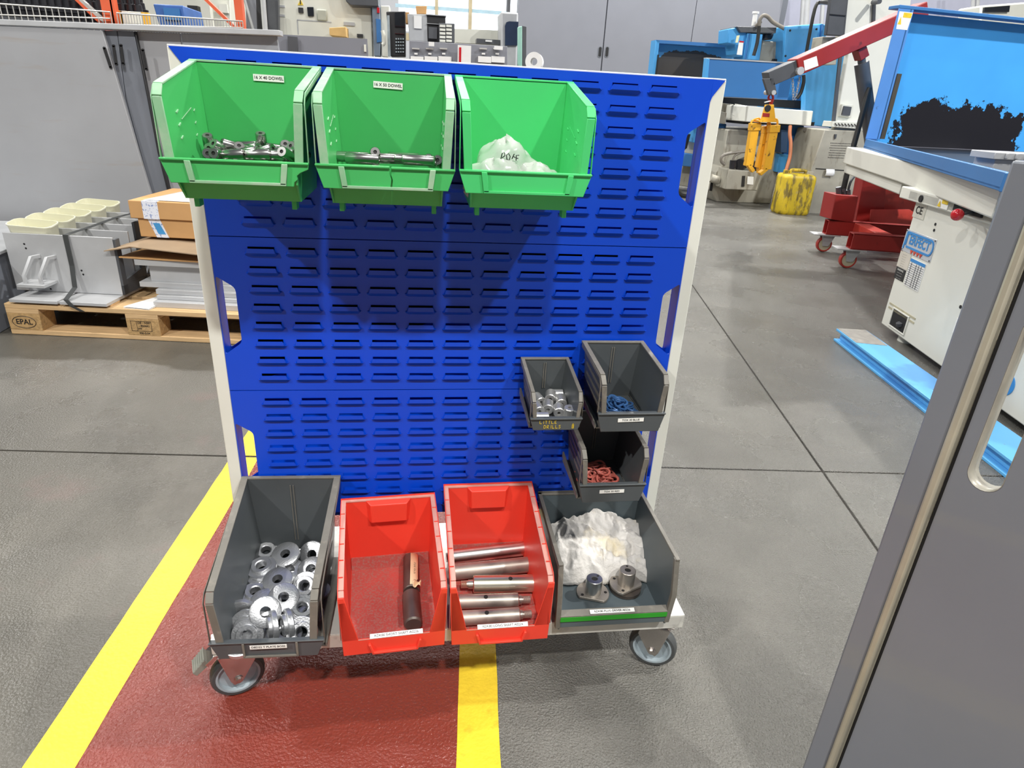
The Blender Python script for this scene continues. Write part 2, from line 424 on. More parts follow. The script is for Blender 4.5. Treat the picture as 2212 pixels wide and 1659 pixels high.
# casters
def caster(x, y, rz, brake=False):
    c = MB(); c.box(-0.036, -0.030, 0.128, 0.036, 0.030, 0.1318); c.cyl((0, 0, 0.112), (0, 0, 0.128), 0.022, 0.027, 20)
    for s in (-1, 1):
        c.prism([(-0.030, s * 0.0185, 0.114), (0.026, s * 0.0185, 0.114), (0.034, s * 0.0185, 0.088), (0.012 - 0.004, s * 0.0185, 0.044), (-0.008, s * 0.0185, 0.037), (-0.014, s * 0.0185, 0.048)], (0, s * 0.002, 0))
    c.box(-0.030, -0.0205, 0.111, 0.027, 0.0205, 0.114)
    o = build(c, 'caster', M_zincp, tr, bevel=0.0008); o.location = (x - 0.373, y, 0); o.rotation_euler = (0, 0, rz)
    Mx = Matrix.Translation((0, 0, 0.050)) @ Matrix.Rotation(PI / 2, 4, 'X')
    t = MB(); t.lathe([(0.0405, -0.013), (0.046, -0.0125), (0.0490, -0.008), (0.0500, 0), (0.0490, 0.008), (0.046, 0.0125), (0.0405, 0.013)], 40, Mx); build(t, 'tyre', M_rubber, o)
    h = MB(); h.lathe([(0.006, -0.009), (0.013, -0.011), (0.016, -0.004), (0.034, -0.004), (0.0365, -0.012), (0.0405, -0.012), (0.0405, 0.012), (0.0365, 0.012), (0.034, 0.004), (0.016, 0.004), (0.013, 0.011), (0.006, 0.009)], 32, Mx); build(h, 'wheel_hub', M_hub, o)
    a = MB(); a.cyl((0, -0.026, 0.050), (0, 0.026, 0.050), 0.0055, n=6); a.cyl((0, -0.0225, 0.05), (0, 0.0225, 0.05), 0.0085, n=16); build(a, 'axle_bolt', M_zincp, o)
    if brake:
        p = MB(); p.prism([(-0.030, -0.018, 0.114), (-0.048, -0.018, 0.100), (-0.052, -0.018, 0.106), (-0.034, -0.018, 0.122)], (0, 0.036, 0))
        build(p, 'brake_arm', M_zincp, o, bevel=0.0008)
        p = MB()
        p.prism([(-0.044, -0.017, 0.104), (-0.068, -0.017, 0.086), (-0.074, -0.017, 0.094), (-0.052, -0.017, 0.118)], (0, 0.034, 0))
        for i in range(6):
            f = i / 5; p.beam((-0.0525 - .0205 * f, -0.017, 0.1185 - .0225 * f), (-0.0525 - .0205 * f, 0.017, 0.1185 - .0225 * f), 0.002, 0.002)
        build(p, 'brake_pedal', M_pedal, o, bevel=0.0008)
    return o
caster(-0.052, -0.195, R(20), True)
caster(0.790, -0.190, R(155))
caster(-0.045, 0.070, R(60)); caster(0.785, 0.070, R(-30))

# ================================================================ BINS
def make_bin(name, label, loc, rz, Wo, f, d, hb, hs, hl, mt, mrim, mlip, taper=0.012, band=None, db=None, style='', min_=None, pin=0.0, t=0.0025, group=None):
    root = thing(name, label, 'bin', loc, rz, group)
    W = Wo / 2 - f                                          # inner half width at the rim
    db = db if db is not None else d - 0.016
    def xi(z): return W - taper * (1 - min(1, z / hb))
    sh = min(0.010, hs * .1)
    prof = [(0, hb), (-(d - 0.012), hs + 0.004), (-d, hs - 0.010), (-d, hl)]
    mi = min_ or mt
    # tub: floor, back wall, side walls
    b = MB()
    b.hexa([(-xi(0), -db, 0), (xi(0), -db, 0), (xi(0), 0, 0), (-xi(0), 0, 0), (-xi(0), -db, t), (xi(0), -db, t), (xi(0), 0, t), (-xi(0), 0, t)])
    b.hexa([(-xi(0), -t, 0), (xi(0), -t, 0), (xi(0), 0, 0), (-xi(0), 0, 0), (-xi(hb), -t, hb), (xi(hb), -t, hb), (xi(hb), 0, hb), (-xi(hb), 0, hb)])
    for s in (-1, 1):
        P = [(0, 0)] + prof + [(-d, max(0.0, (band[0] if band else 0.0))), (-db, 0)]
        b.prism([(s * xi(z), yy, z) for yy, z in P], (s * t, 0, 0))
    # front wall under the lip
    zb = band[0] if band else 0.0
    if band:
        b.hexa([(-xi(0), -db, 0), (xi(0), -db, 0), (xi(0), -db + t, 0), (-xi(0), -db + t, 0), (-xi(hl), -d, hl * .8), (xi(hl), -d, hl * .8), (xi(hl), -d + t, hl * .8), (-xi(hl), -d + t, hl * .8)])
    build(b, 'tub', mi, root)
    # rim
    b = MB()
    th = 0.003
    for i in range(len(prof) - 1):
        (ya, za), (yb, zb2) = prof[i], prof[i + 1]
        dy, dz = yb - ya, zb2 - za; L = math.hypot(dy, dz); ny, nz = dz / L, -dy / L   # outward normal (forward / up)
        pi0 = pin * max(0, (hs - za) / max(1e-6, hs - hl)) if i == 2 else 0
        pi1 = pin if i == 2 else 0
        b.cur = 1 if i == 2 else 0
        for s in (-1, 1):
            a0, a1 = xi(za) - 0.001 - pi0, xi(za) + f; b0, b1 = xi(zb2) - 0.001 - pi1, xi(zb2) + f + (taper * .0)
            q = [(s * a0, ya, za), (s * a1, ya, za), (s * b1, yb, zb2), (s * b0, yb, zb2)]
            b.hexa([Vector(p) - Vector((0, ny * -0.0, 0)) for p in q] + [Vector(p) + Vector((0, ny * th, nz * th)) for p in q])
    b.cur = 0; b.box(-(W + f), -t, hb - 0.002, W + f, 0.006, hb + 0.003)
    # thin outer skirt hanging off the rim
    for s in (-1, 1):
        x = s * (W + f)
        b.prism([(x, 0, hb), (x, prof[1][0], prof[1][1]), (x, -d, prof[2][1]), (x, -d, hl), (x, -d + .005, hl), (x, -d + 0.005, prof[2][1] - .002), (x, prof[1][0] + .002, prof[1][1] - 0.007), (x, 0, hb - 0.008)], (-s * 0.0015, 0, 0))
    build(b, 'rim', [mrim, mlip], root, bevel=0.0012)
    return root, W, xi
def lip_band(root, W, f, d, z0, z1, mt, inset=0.008, y=None, jag=None, split=False):
    y = -d if y is None else y
    xa, xb = W + f, W + f - inset
    b = MB()
    if split:
        jp = [(0.006, z1), (0.0045, z1 - .008), (0.007, z1 - .016), (0.0055, z1 - .026), (0.009, z0 - .001)]
        b.prism([(-xa, y - .003, z1), (-xb, y - .003, z0), (jp[-1][0], y - .003, jp[-1][1]), *[(p[0], y - .003, p[1]) for p in reversed(jp[:-1])]], (0, 0.003, 0))
        b.prism([(xa, y - .001, z1 - .001), (xb, y - .001, z0 + .001), (jp[-1][0] + .002, y - .001, jp[-1][1] + .003), *[(p[0] + .0015, y - .001, p[1] - .001) for p in reversed(jp[:-1])]], (0, 0.003, 0))
    elif jag:
        b.prism([(-xa, y - .003, z1), (-xb, y - .003, z0), (xb - .012, y - .003, z0), (xb - 0.011, y - .003, z0 + .006), (xb - .006, y - .003, z0 + .010), (xb - .007, y - .003, z0 + .015), (xb - .002, y - .003, z0 + .019), (xa - .001, y - .003, z0 + .024), (xa, y - .003, z1)], (0, 0.003, 0))
    else:
        b.prism([(-xa, y - .003, z1), (-xb, y - .003, z0), (xb, y - .003, z0), (xa, y - .003, z1)], (0, 0.003, 0))
    o = build(b, 'front_lip', mt, root, bevel=0.0008)
    b = MB(); b.box(-xa, y - 0.006, z1 - 0.001, xa if not split else 0.005, y + 0.004, z1 + 0.002)
    if split: b.box(0.007, y - 0.004, z1 - 0.002, xa, y + 0.006, z1 + 0.001)
    build(b, 'lip_edge', mt, root, bevel=0.0008)
    return o
def holder(root, d, x0, x1, z0, z1, mt, slope=0.004, w_=0.004, y=None, proud=.0035):
    # raised U frame that a label slides into
    y = (-d if y is None else y) - 0.003
    b = MB()
    for s, x in ((-1, x0), (1, x1)):
        b.hexa([(x - w_ / 2 - s * slope, y - proud, z0), (x + w_ / 2 - s * slope, y - proud, z0), (x + w_ / 2 - s * slope, y, z0), (x - w_ / 2 - s * slope, y, z0),
                (x - w_ / 2, y - proud, z1), (x + w_ / 2, y - proud, z1), (x + w_ / 2, y, z1), (x - w_ / 2, y, z1)])
    b.box(x0 + slope - w_ / 2, y - proud, z0 - .0015, x1 - slope + w_ / 2, y, z0 + 0.0025)
    return build(b, 'label_holder', mt, root, bevel=0.0006)
def sticker(root, x, y, z, w_, h, s, size, tilt=0.0, rx=PI / 2, mt=None, sx=1.0, name='label'):
    b = MB(); b.box(-w_ / 2, -h / 2, -0.0002, w_ / 2, h / 2, 0.0002)
    o = build(b, name, mt or M_label, root); o.location = (x, y, z); o.rotation_euler = (rx, tilt, 0)
    if s: text(s, size, M_ink, o, (0, 0, 0.0004), (0, 0, 0), bold=0.0001, sx=sx)
    return o

# ---- three large green bins on the top panel
GZ = 0.942
greens = []
for i, (x, lab, jag, split, m, mr) in enumerate((
        (0.0530, 'left green bin of the top row, labelled 16 X 40 DOWEL, holding loose dowels', True, False, M_green, M_greenrim),
        (0.2575, 'middle green bin of the top row, cracked lip, labelled 16 X 50 DOWEL', False, True, M_green, M_greenrim),
        (0.4590, 'right green bin of the top row, cleaner, with plastic bags inside', False, False, M_greenclean, M_greenclean))):
    f = 0.011; Wo = 0.196; d = 0.180
    r, W, xi = make_bin('parts_bin', lab, (x, -0.0125, GZ), 0, Wo, f, d, 0.181, 0.143, 0.055, m, mr, mr, taper=0.010, band=(0.026, 0.055), db=0.158, group='green bins on the top panel')
    greens.append(r)
    lip_band(r, W, f, d, 0.024, 0.055, m, 0.010, jag=jag, split=split)
    holder(r, d, -0.062, 0.062 + .004, 0.0265, 0.0545, mr, w_=0.008, proud=.0045)
    # feet, rear hook rail and gauge marks
    for s in (-1, 1):
        b = MB(); b.box(s * 0.068 - 0.0035, -0.150, -0.013, s * 0.068 + 0.0035, -0.130, 0.002); build(b, 'foot', m, r, bevel=0.0008)
        b = MB(); b.box(s * 0.078 - 0.002, -0.158, 0.0, s * 0.078 + 0.002, -0.02, 0.012); build(b, 'runner', m, r)
        b = MB()
        for q in range(3):
            zc = 0.112 - 0.017 * q; xx = s * (xi(zc) - 0.0006); b.beam((xx, -0.137, zc), (xx, -0.128, zc + 0.0035), 0.0015, 0.0018)
            b.beam((s * (xi(zc) - .0006), -0.060 - .004 * q, zc), (s * (xi(zc) - .0006), -0.055 - .004 * q, zc + 0.003), 0.0012, 0.0012)
        b.beam((s * (xi(.1) - .0006), -0.120, 0.103), (s * (xi(.115) - .0006), -0.07, 0.117), 0.0008, 0.0008)
        build(b, 'gauge_marks', mr, r)
sticker(greens[0], 0.018, -0.0040, 0.163, 0.046, 0.0095, '16 X 40 DOWEL', 0.0062, R(0.5))
sticker(greens[1], -0.003, -0.0040, 0.1625, 0.046, 0.0095, '16 X 50 DOWEL', 0.0062, R(1.5))

# ---- dark bins of one family
def dark_bin(label, loc, rz, Wo, f, d, hb, hs, hl, band0, group=None, ribs=True):
    r, W, xi = make_bin('parts_bin', label, loc, rz, Wo, f, d, hb, hs, hl, M_dark, M_darkrim, M_darkrim, taper=0.10 * Wo * .8, band=(band0, hl), group=group)
    lip_band(r, W, f, d, band0, hl, M_dark, Wo * .07)
    for q in (-1, 1):
        b = MB(); b.box(q * 0.0022 * (Wo / .12) ** .5 - .0007, -0.0045, hb * .28, q * 0.0022 * (Wo / .12) ** .5 + .0007, -0.002, hb * .93); build(b, 'rib', M_darkrim, r)
    for s in (-1, 1):     # bars and stacking rail on the outside of the walls
        b = MB()
        for q in range(3):
            z = hb * (.30 + .17 * q); x = s * (xi(z) + 0.003); b.beam((x, -d * .12, z + .008), (x, -d * .86, z), 0.002, hb * .045)
        x = s * (W + f - .002); z = hb * .06
        b.hexa([(x - .0015, -d * .93, z - .004), (x + .0015, -d * .93, z - .004), (x + .0015, -d * .02, z + .006), (x - .0015, -d * .02, z + .006), (x - .0015, -d * .93, z + .004), (x + .0015, -d * .93, z + .004), (x + .0015, -d * .02, z + .018), (x - .0015, -d * .02, z + .018)])
        b.box(min(s * xi(0), x), -d * .93, z - .004, max(s * xi(0), x), -d * .02, z - .002)
        build(b, 'side_rail', M_darkrim, r)
    return r, W, xi
tb, _, _ = dark_bin('dark grey bin of blue rings labelled TOX 30 BLUE, at the right edge', (0.6795, -0.0125, 0.5500), 0, 0.126, 0.008, 0.155, 0.116, 0.104, 0.039, 0.003, 'small charcoal bins hooked on the panel')
sticker(tb, -0.001, -0.1595, 0.0275, 0.048, 0.0075, 'TOX 30 BLUE', 0.0055, R(-1.5))
rb, _, _ = dark_bin('dark grey bin holding red rings, labelled TOX 30 RED, below the bin of blue rings', (0.6620, -0.0125, 0.3985), 0, 0.130, 0.008, 0.155, 0.116, 0.106, 0.041, 0.003, 'small charcoal bins hooked on the panel')
sticker(rb, -0.001, -0.1595, 0.0275, 0.048, 0.0075, 'TOX 30 RED', 0.0055, R(-1))
lb, _, _ = dark_bin('smallest dark grey bin, yellow handwriting LITTLE DRILLS on front, holding steel bushes', (0.5455, -0.0125, 0.5480), 0, 0.0960, 0.006, 0.140, 0.083, 0.066, 0.025, 0.002, 'small charcoal bins hooked on the panel')
def scribble(strokes, parent, x, y, z, s, mt, name='handwriting', r=0.00045):
    b = MB()
    for st in strokes: b.tube([(x + p[0] * s, y, z + p[1] * s) for p in st], r, 5)
    return build(b, name, mt, parent)
GL = {'L': [[(0, 1), (0, 0), (.6, .05)]], 'I': [[(0.2, .8), (.2, 0)], [(.15, 1.02), (.26, 1.0)]], 'T': [[(.3, .9), (.3, 0)], [(0, .95), (.65, .9)]], 'E': [[(.55, 1), (0.05, .95), (0, 0), (.55, .05)], [(0, .5), (.4, .5)]],
      'D': [[(0, 1), (0, 0), (.45, .1), (.6, .5), (.4, .95), (0, 1)]], 'R': [[(0, 0), (0, 1), (.45, .9), (.4, .5), (0, .45), (.5, 0)]], 'S': [[(.5, .9), (.2, 1), (.05, .7), (.45, .4), (.35, .05), (0, .1)]]}
def word(wd, x0, z0, h):
    out = []; x = x0
    for c in wd:
        out += [[(x + p[0] * h, z0 + p[1] * h) for p in st] for st in GL[c]]; x += h * (.95 if c not in 'I' else .6)
    return out
scribble(word('LITTLE', -0.030, 0.0155, 0.0062) + word('DRILLS', -0.022, 0.0062, 0.0062) + [[(0.030, .006), (.030, .013), (.0315, .0155), (.033, .013), (.033, .006), (.030, .006)], [(.0315, .007), (.0315, .013)]], lb, 0, -0.1437, 0, 1.0, M_yink)

bb, BW, Bxi = dark_bin('largest dark grey bin at the left end of the tray, full of aluminium bosses', (0.0435, -0.0125, 0.1655), R(-1.3), 0.194, 0.012, 0.270, 0.206, 0.142, 0.046, 0.010)
sticker(bb, 0.003, -0.2785, 0.0400, 0.062, 0.0085, 'D8D22 T PLATE BOSS', 0.0060, R(-0.5), sx=1.0)
holder(bb, 0.270, -0.040, 0.050, 0.014, 0.0455, M_darkrim, slope=0.0, w_=0.004)

# ---- two red bins on the tray
def red_bin(label, loc, rz, d, hb, hs, txt):
    f = 0.009; Wo = 0.189; hl = 0.034
    r, W, xi = make_bin('parts_bin', label, loc, rz, Wo, f, d, hb, hs, hl, M_red, M_redrim, M_red, taper=0.004, min_=M_red, db=d - .002, pin=0.018, group='red bins on the tray')
    xa = W + f
    b = MB(); b.prism([(-xa, -d - .003, hs), (-xa + .004, -d - .003, 0), (xa - .004, -d - .003, 0), (xa, -d - .003, hs), (xi(hs) - 0.001, -d - .003, hs), (xi(hl) - .019, -d - .003, hl), (-xi(hl) + .019, -d - .003, hl), (-xi(hs) + .001, -d - .003, hs)], (0, 0.0035, 0))
    build(b, 'front_frame', M_red, r, bevel=0.0008)
    b = MB(); b.box(-xi(0) + .001, -d + .004, 0.0026, xi(0) - .001, -.003, 0.0038)
    b.hexa([(-xi(0) + .001, -.012, 0.003), (xi(0) - .001, -.012, 0.003), (xi(0) - .001, -.0026, 0.003), (-xi(0) + .001, -.0026, 0.003), (-xi(0) + .001, -.005, 0.030), (xi(0) - .001, -.005, 0.030), (xi(0) - .001, -.0026, 0.030), (-xi(0) + .001, -.0026, 0.030)])
    build(b, 'dusty_floor', M_reddust, r)
    b = MB(); b.hexa([(-xi(hl) + .019, -d - .003, hl - .001), (xi(hl) - .019, -d - .003, hl - .001), (xi(hl) - .017, -d + .010, hl - .016), (-xi(hl) + .017, -d + .010, hl - .016), (-xi(hl) + .019, -d - .003, hl + .0015), (xi(hl) - .019, -d - .003, hl + .0015), (xi(hl) - .017, -d + .010, hl - .014), (-xi(hl) + .017, -d + .010, hl - .014)])
    build(b, 'lip_slope', M_redrim, r)
    # outer wall of the rim standing a little higher, finger grip in the back wall
    b = MB()
    for s in (-1, 1):
        b.prism([(s * xa, 0.004, hb + .006), (s * xa, -(d - .012), hs + .010), (s * xa, -d, hs - .004), (s * xa, -d, hs - .012), (s * xa, 0.004, hb - .004)], (-s * 0.0012, 0, 0))
    b.box(-xa, 0.003, hb - .003, xa, 0.0045, hb + .006); build(b, 'outer_rim', M_red, r)
    b = MB(); gw, gt = 0.040, 0.036
    b.hexa([(-gt, -.014, hb - .046), (gt, -.014, hb - .046), (gw, -.002, hb - .050), (-gw, -.002, hb - .050), (-gt, -.014, hb - .004), (gt, -.014, hb - .004), (gw + .006, -.002, hb + .002), (-gw - .006, -.002, hb + .002)])
    build(b, 'finger_grip', M_red, r, bevel=0.0015)
    for s in (-1, 1):
        for q in range(5):
            b = MB(); t = (.16 + .17 * q); yy = -d * t; zz = hb + (hs + .004 - hb) * t + .0032; b.box(min(s * (W), s * (xa)), yy - .0006, zz - .001, max(s * W, s * xa), yy + .0006, zz + .0006); build(b, 'rim_tick', M_red, r)
    holder(r, d, -0.044, 0.046, 0.0035, 0.0245, M_red, slope=0.006, w_=0.004, proud=.006)
    sticker(r, 0.004, -d - .0005, hl + .0035, 0.094, 0.0080, txt, 0.0062, 0, rx=R(35), sx=1.0)
    return r, W, xi
r1, RW, Rxi = red_bin('left red bin on the tray with two short dark shafts, labelled SHORT SHAFT', (0.2370, -0.0400, 0.1655), R(4.3), 0.235, 0.168, 0.132, 'RDK80 SHORT SHAFT A0226')
r2, _, _ = red_bin('right red bin on the tray with five long shafts, labelled LONG SHAFT', (0.4440, -0.0135, 0.1655), R(1.0), 0.255, 0.176, 0.133, 'RDK80 LONG SHAFT A0226')

# ---- slate bin with green strip at the right end of the tray
pb = thing('parts_bin', 'wide slate grey bin with a green strip at the right end of the tray', 'bin', (0.6710, -0.0080, 0.1655), 0)
b = MB(); W = 0.117; hb = 0.150; d = 0.245
b.box(-W + .012, -d + .012, 0, W - .012, -.002, 0.003); b.hexa([(-W + .012, -.003, 0), (W - .012, -.003, 0), (W - .012, 0, 0), (-W + .012, 0, 0), (-W + .004, -.003, hb), (W - .004, -.003, hb), (W - .004, 0, hb), (-W + .004, 0, hb)])
for s in (-1, 1):
    b.prism([(s * (W - .012), 0, 0), (s * (W - .006), 0, hb), (s * (W - .006), -d + .012, hb), (s * (W - .009), -d - .002, hb * .5), (s * (W - .012), -d + .004, 0)], (s * 0.003, 0, 0))
build(b, 'tub', M_slate, pb)
b = MB()
for s in (-1, 1):
    b.box(min(s * (W - .008), s * W), -d + .010, hb - .003, max(s * (W - .008), s * W), 0.003, hb + .001)
    b.box(min(s * (W), s * (W - .0015)), -d + .010, hb - .012, max(s * W, s * (W - .0015)), 0.003, hb)
    b.prism([(s * (W - .010), -d + .012, hb), (s * (W - .010), -d - .004, hb * .52), (s * (W - .013), -d + .002, 0.004), (s * (W - .013), -d + .010, 0.004), (s * (W - .010), -d + .006, hb * .52), (s * (W - .010), -d + .020, hb)], (s * .010, 0, 0))
b.box(-W, -.004, hb - .003, W, 0.004, hb + .001); b.box(-W, 0.0025, hb, W, 0.004, hb + .004)
build(b, 'rim', M_darkrim, pb, bevel=0.0008)
b = MB(); b.box(-W + .010, -d + .002, 0.006, W - .010, -d + .007, 0.036); build(b, 'front_lip', M_slate, pb, bevel=0.001)
b = MB(); b.box(-W + .011, -d - .001, 0.022, W - .011, -d + .002, 0.033); build(b, 'label_strip', M_greenstrip, pb, bevel=0.0005)
b = MB(); b.hexa([(-W + .011, -d - .001, 0.034), (W - .011, -d - .001, 0.034), (W - .011, -d + .012, 0.039), (-W + .011, -d + .012, 0.039), (-W + .011, -d - .001, 0.0355), (W - .011, -d - .001, 0.0355), (W - .011, -d + .012, 0.0405), (-W + .011, -d + .012, 0.0405)])
b2 = b; build(b, 'lip_top', M_darkrim, pb)
sticker(pb, -0.004, -d + .0045, 0.0392, 0.088, 0.0080, 'RDK80 PLUG DRIVER A0226', 0.0058, 0, rx=R(22))

# ================================================================ CONTENTS OF THE BINS
def rotm(a, b, c): return Euler((R(a), R(b), R(c))).to_matrix().to_4x4()
# steel dowels: chamfered pins with a drilled end
def make_pin(Lm, name, label, group, rad=0.008):
    b = MB(); r = rad; h = Lm / 2
    b.lathe([(0.0026, -h + .0015), (0.0028, -h), (r - .0012, -h), (r, -h + .0018), (r, h - .0018), (r - .0012, h), (0.0028, h), (0.0026, h - .0015)], 20)
    o = build(b, name, M_pin); tag(o, label, 'dowel', group)
    q = MB(); q.cyl((0, 0, -h + .0014), (0, 0, h - .0014), 0.0026, n=10); build(q, 'drilled_end', M_hole, o)
    return o
def put(proto, used, loc, M):
    o = proto if not used[0] else dup(proto)
    used[0] = True; o.matrix_world = Matrix.Translation(loc) @ M; return o
pin40 = make_pin(0.040, 'steel_dowel', 'short ground steel dowel lying loose in the left green bin', '16 X 40 dowels in the left green bin')
u = [False]; rnd_ = random.Random(3)
gx = 0.0530
# lower layers
for lay, (z, n) in enumerate(((GZ + .012, 16), (GZ + .028, 15))):
    for i in range(n):
        cx, cy = i % 4, i // 4
        x = gx - 0.048 + cx * 0.034 + rnd_.uniform(-.004, .004) + lay * .004; yy = -0.035 - cy * 0.030 + rnd_.uniform(-.003, .003)
        put(pin40, u, (x, yy, z), rotm(90 + rnd_.uniform(-5, 5), 0, rnd_.uniform(-30, 30)))
# the pins seen over the lip: pixel of the centre, distance from the panel, heading and pitch
for px, py, yy, hd, pt in ((452, 317, -.075, 12, 60), (466, 328, -.10, -14, 20), (482, 324, -.11, -32, 30), (508, 318, -.10, -58, 16), (528, 316, -.07, 80, 4), (536, 330, -.12, 60, 10), (541, 322, -.08, 50, 10),
                          (566, 314, -.07, 8, 66), (568, 328, -.11, 64, 18), (590, 331, -.11, 78, 8), (604, 324, -.08, -70, 8), (618, 328, -.09, 10, 40), (638, 314, -.08, 60, 22),
                          (634, 330, -.11, 35, 20), (499, 335, -.13, 80, 6), (490, 330, -.09, 0, 30), (452, 334, -.12, 10, 10), (646, 326, -.10, -30, 24), (516, 332, -.10, 20, 40), (556, 334, -.13, 80, 4), (580, 320, -.06, -60, 6), (474, 335, -.13, -8, 12), (606, 335, -.13, 84, 4), (624, 336, -.14, -20, 20)):
    put(pin40, u, at_y(px, py, yy), rotm(0, 0, hd) @ rotm(90 - pt, 0, 0))
pin50 = make_pin(0.050, 'steel_dowel', 'longer ground steel dowel lying in the middle green bin', '16 X 50 dowels in the middle green bin')
u = [False]; gx = 0.2575
for i in range(12):
    put(pin50, u, (gx - 0.045 + (i % 3) * 0.045 + rnd_.uniform(-.004, .004), -0.035 - (i // 3) * 0.032, GZ + .012), rotm(90, 0, rnd_.uniform(-12, 12) + 90))
for i in range(8):
    put(pin50, u, (gx - 0.035 + (i % 2) * 0.062, -0.040 - (i // 2) * 0.033, GZ + .029), rotm(90, 0, rnd_.uniform(-10, 10) + 90))
for px, py, yy, hd, pt in ((762, 339, -.09, 88, 0), (810, 338, -.11, 5, 20), (832, 342, -.08, 92, 0), (888, 344, -.10, 84, 0), (930, 349, -.11, -8, 14), (948, 350, -.10, -6, 12), (872, 341, -.06, 88, 0), (905, 346, -.13, 80, 0), (783, 343, -.13, 86, 0)):
    put(pin50, u, at_y(px, py, yy), rotm(0, 0, hd) @ rotm(90 - pt, 0, 0))

# crumpled polythene bags in the right green bin
def bag(label, cx, cy, z0, sx, sy, sz, rz, seed, text_=None):
    b = MB(); n = 30
    def f(u_, v):
        a = 2 * PI * u_; t = v * PI
        rr = 1 + 0.22 * noise.noise((math.cos(a) * 2.1 + seed, math.sin(a) * 2.1, t * 1.4)) + 0.10 * abs(noise.noise((math.cos(a) * 5 + seed, math.sin(a) * 5, t * 4 + 3)))
        x, yy, zz = math.sin(t) * math.cos(a) * rr, math.sin(t) * math.sin(a) * rr, -math.cos(t) * (rr if t > 1.2 else 1)
        zz = max(zz, -0.75)
        q = Matrix.Rotation(R(rz), 3, 'Z') @ Vector((x * sx, yy * sy, zz * sz)); return (q.x, q.y, q.z + sz * .76)
    b.grid(f, n, n)
    o = build(b, 'plastic_bag', M_bag, sharp=60); o.location = (cx, cy, z0); tag(o, label, 'bag')
    return o
BG = mat('foggy_polythene_fill', (186, 194, 178), 0.5, var=0.1)
g1 = bag('crumpled clear plastic bag with black handwriting, behind the other bag in the right green bin', 0.440, -0.085, GZ + .004, 0.050, 0.040, 0.050, 20, 3.1)
g2 = bag('flatter clear plastic bag at the front left of the right green bin', 0.418, -0.128, GZ + .004, 0.048, 0.028, 0.035, -10, 9.7)
g3 = bag('loose fold of clear plastic bag slumped down to the right in the right green bin', 0.487, -0.105, GZ + .004, 0.042, 0.034, 0.032, -30, 5.2)
scribble([[(0, 0), (.2, .9), (.5, 1), (.6, .6), (.2, .3)], [(.9, .1), (.8, .7), (1.1, .9), (1.35, .5), (1.2, .0), (.9, .1)], [(1.6, .2), (1.9, .9)], [(1.7, .6), (2.1, .4)], [(2.2, 0), (2.2, .7), (2.6, .75)], [(2.25, .35), (2.5, .3)]], g1, -0.012, -0.0415, 0.062, 0.011, M_ink, r=0.0008)

# turned bushes in the little bin
b = MB(); r_ = 0.0105; h = 0.0125
b.lathe([(0.0032, -h), (r_ - .001, -h), (r_, -h + .001), (r_, h - .001), (r_ - .001, h), (0.0032, h)], 28)
bush = build(b, 'steel_bush', M_bush); tag(bush, 'short turned steel bush with a small bore, lying in the smallest dark grey bin', 'bush', 'steel bushes in the smallest bin')
u = [False]
for px, py, z, hd, pt in ((1202, 852, .563, 88, 0), (1163, 863, .562, 15, -4), (1161, 882, .559, 10, -6), (1189, 856, .567, -12, -4), (1184, 878, .562, -10, -4), (1212, 866, .568, -6, -5), (1207, 886, .562, -8, -2), (1229, 892, .562, 0, 80), (1170, 902, .559, 90, 0)):
    put(bush, u, at_z(px, py, z + .003), rotm(0, 0, hd) @ rotm(90 - pt, 0, 0))

# blue and red rings
def rings(m, label, group, n, cx, cy, z0, wx_, wy, hz, seed, name='seal_ring'):
    b = MB(); b.lathe([(0.0098, -0.0012), (0.0134, -0.0012), (0.0138, 0), (0.0134, 0.0012), (0.0098, 0.0012), (0.0094, 0)], 26)
    pr = build(b, name, m); tag(pr, label, 'ring', group); u = [False]; q = random.Random(seed)
    for i in range(n):
        a = q.uniform(0, 2 * PI); rr = math.sqrt(q.random()); hgt = (1 - rr) * hz * (i / n * .6 + .4) + .004 + (i / n) * hz * .5
        put(pr, u, (cx + wx_ * rr * math.cos(a), cy + wy * rr * math.sin(a), z0 + hgt), rotm(q.uniform(-32, 32) + 12, q.uniform(-30, 30), q.uniform(0, 180)))
rings(M_bluering, 'thin blue coated ring lying in the bin at the right edge of the panel', 'blue rings in the bin at the right edge', 58, 0.672, -0.098, 0.553, 0.030, 0.036, 0.022, 5)
rings(M_redring, 'thin brick red ring lying in the bin below the blue rings', 'red rings in the bin below the blue ones', 62, 0.652, -0.096, 0.4015, 0.034, 0.042, 0.020, 8)

# aluminium bosses in the large dark bin
b = MB(); b.lathe([(0.0098, 0), (0.0262, 0), (0.0280, 0.0012), (0.0280, 0.0085), (0.0272, 0.0095), (0.0195, 0.0095), (0.0190, 0.0100), (0.0190, 0.0155), (0.0180, 0.0165), (0.0118, 0.0165), (0.0098, 0.0150)], 40)
boss = build(b, 'aluminium_boss', M_alu); tag(boss, 'turned aluminium boss with a round bore, in the largest dark bin', 'boss', 'aluminium bosses in the largest dark bin')
u = [False]
Z0 = 0.1685
low = [(-0.020, -0.06), (0.036, -0.055), (0.086, -0.06), (-0.015, -0.125), (0.040, -0.12), (0.092, -0.125), (-0.018, -0.19), (0.037, -0.185), (0.088, -0.19), (0.0, -0.235), (0.056, -0.238)]
for x, yy in low: put(boss, u, (x + .003, yy, Z0 + .002), rotm(0, 0, 0))
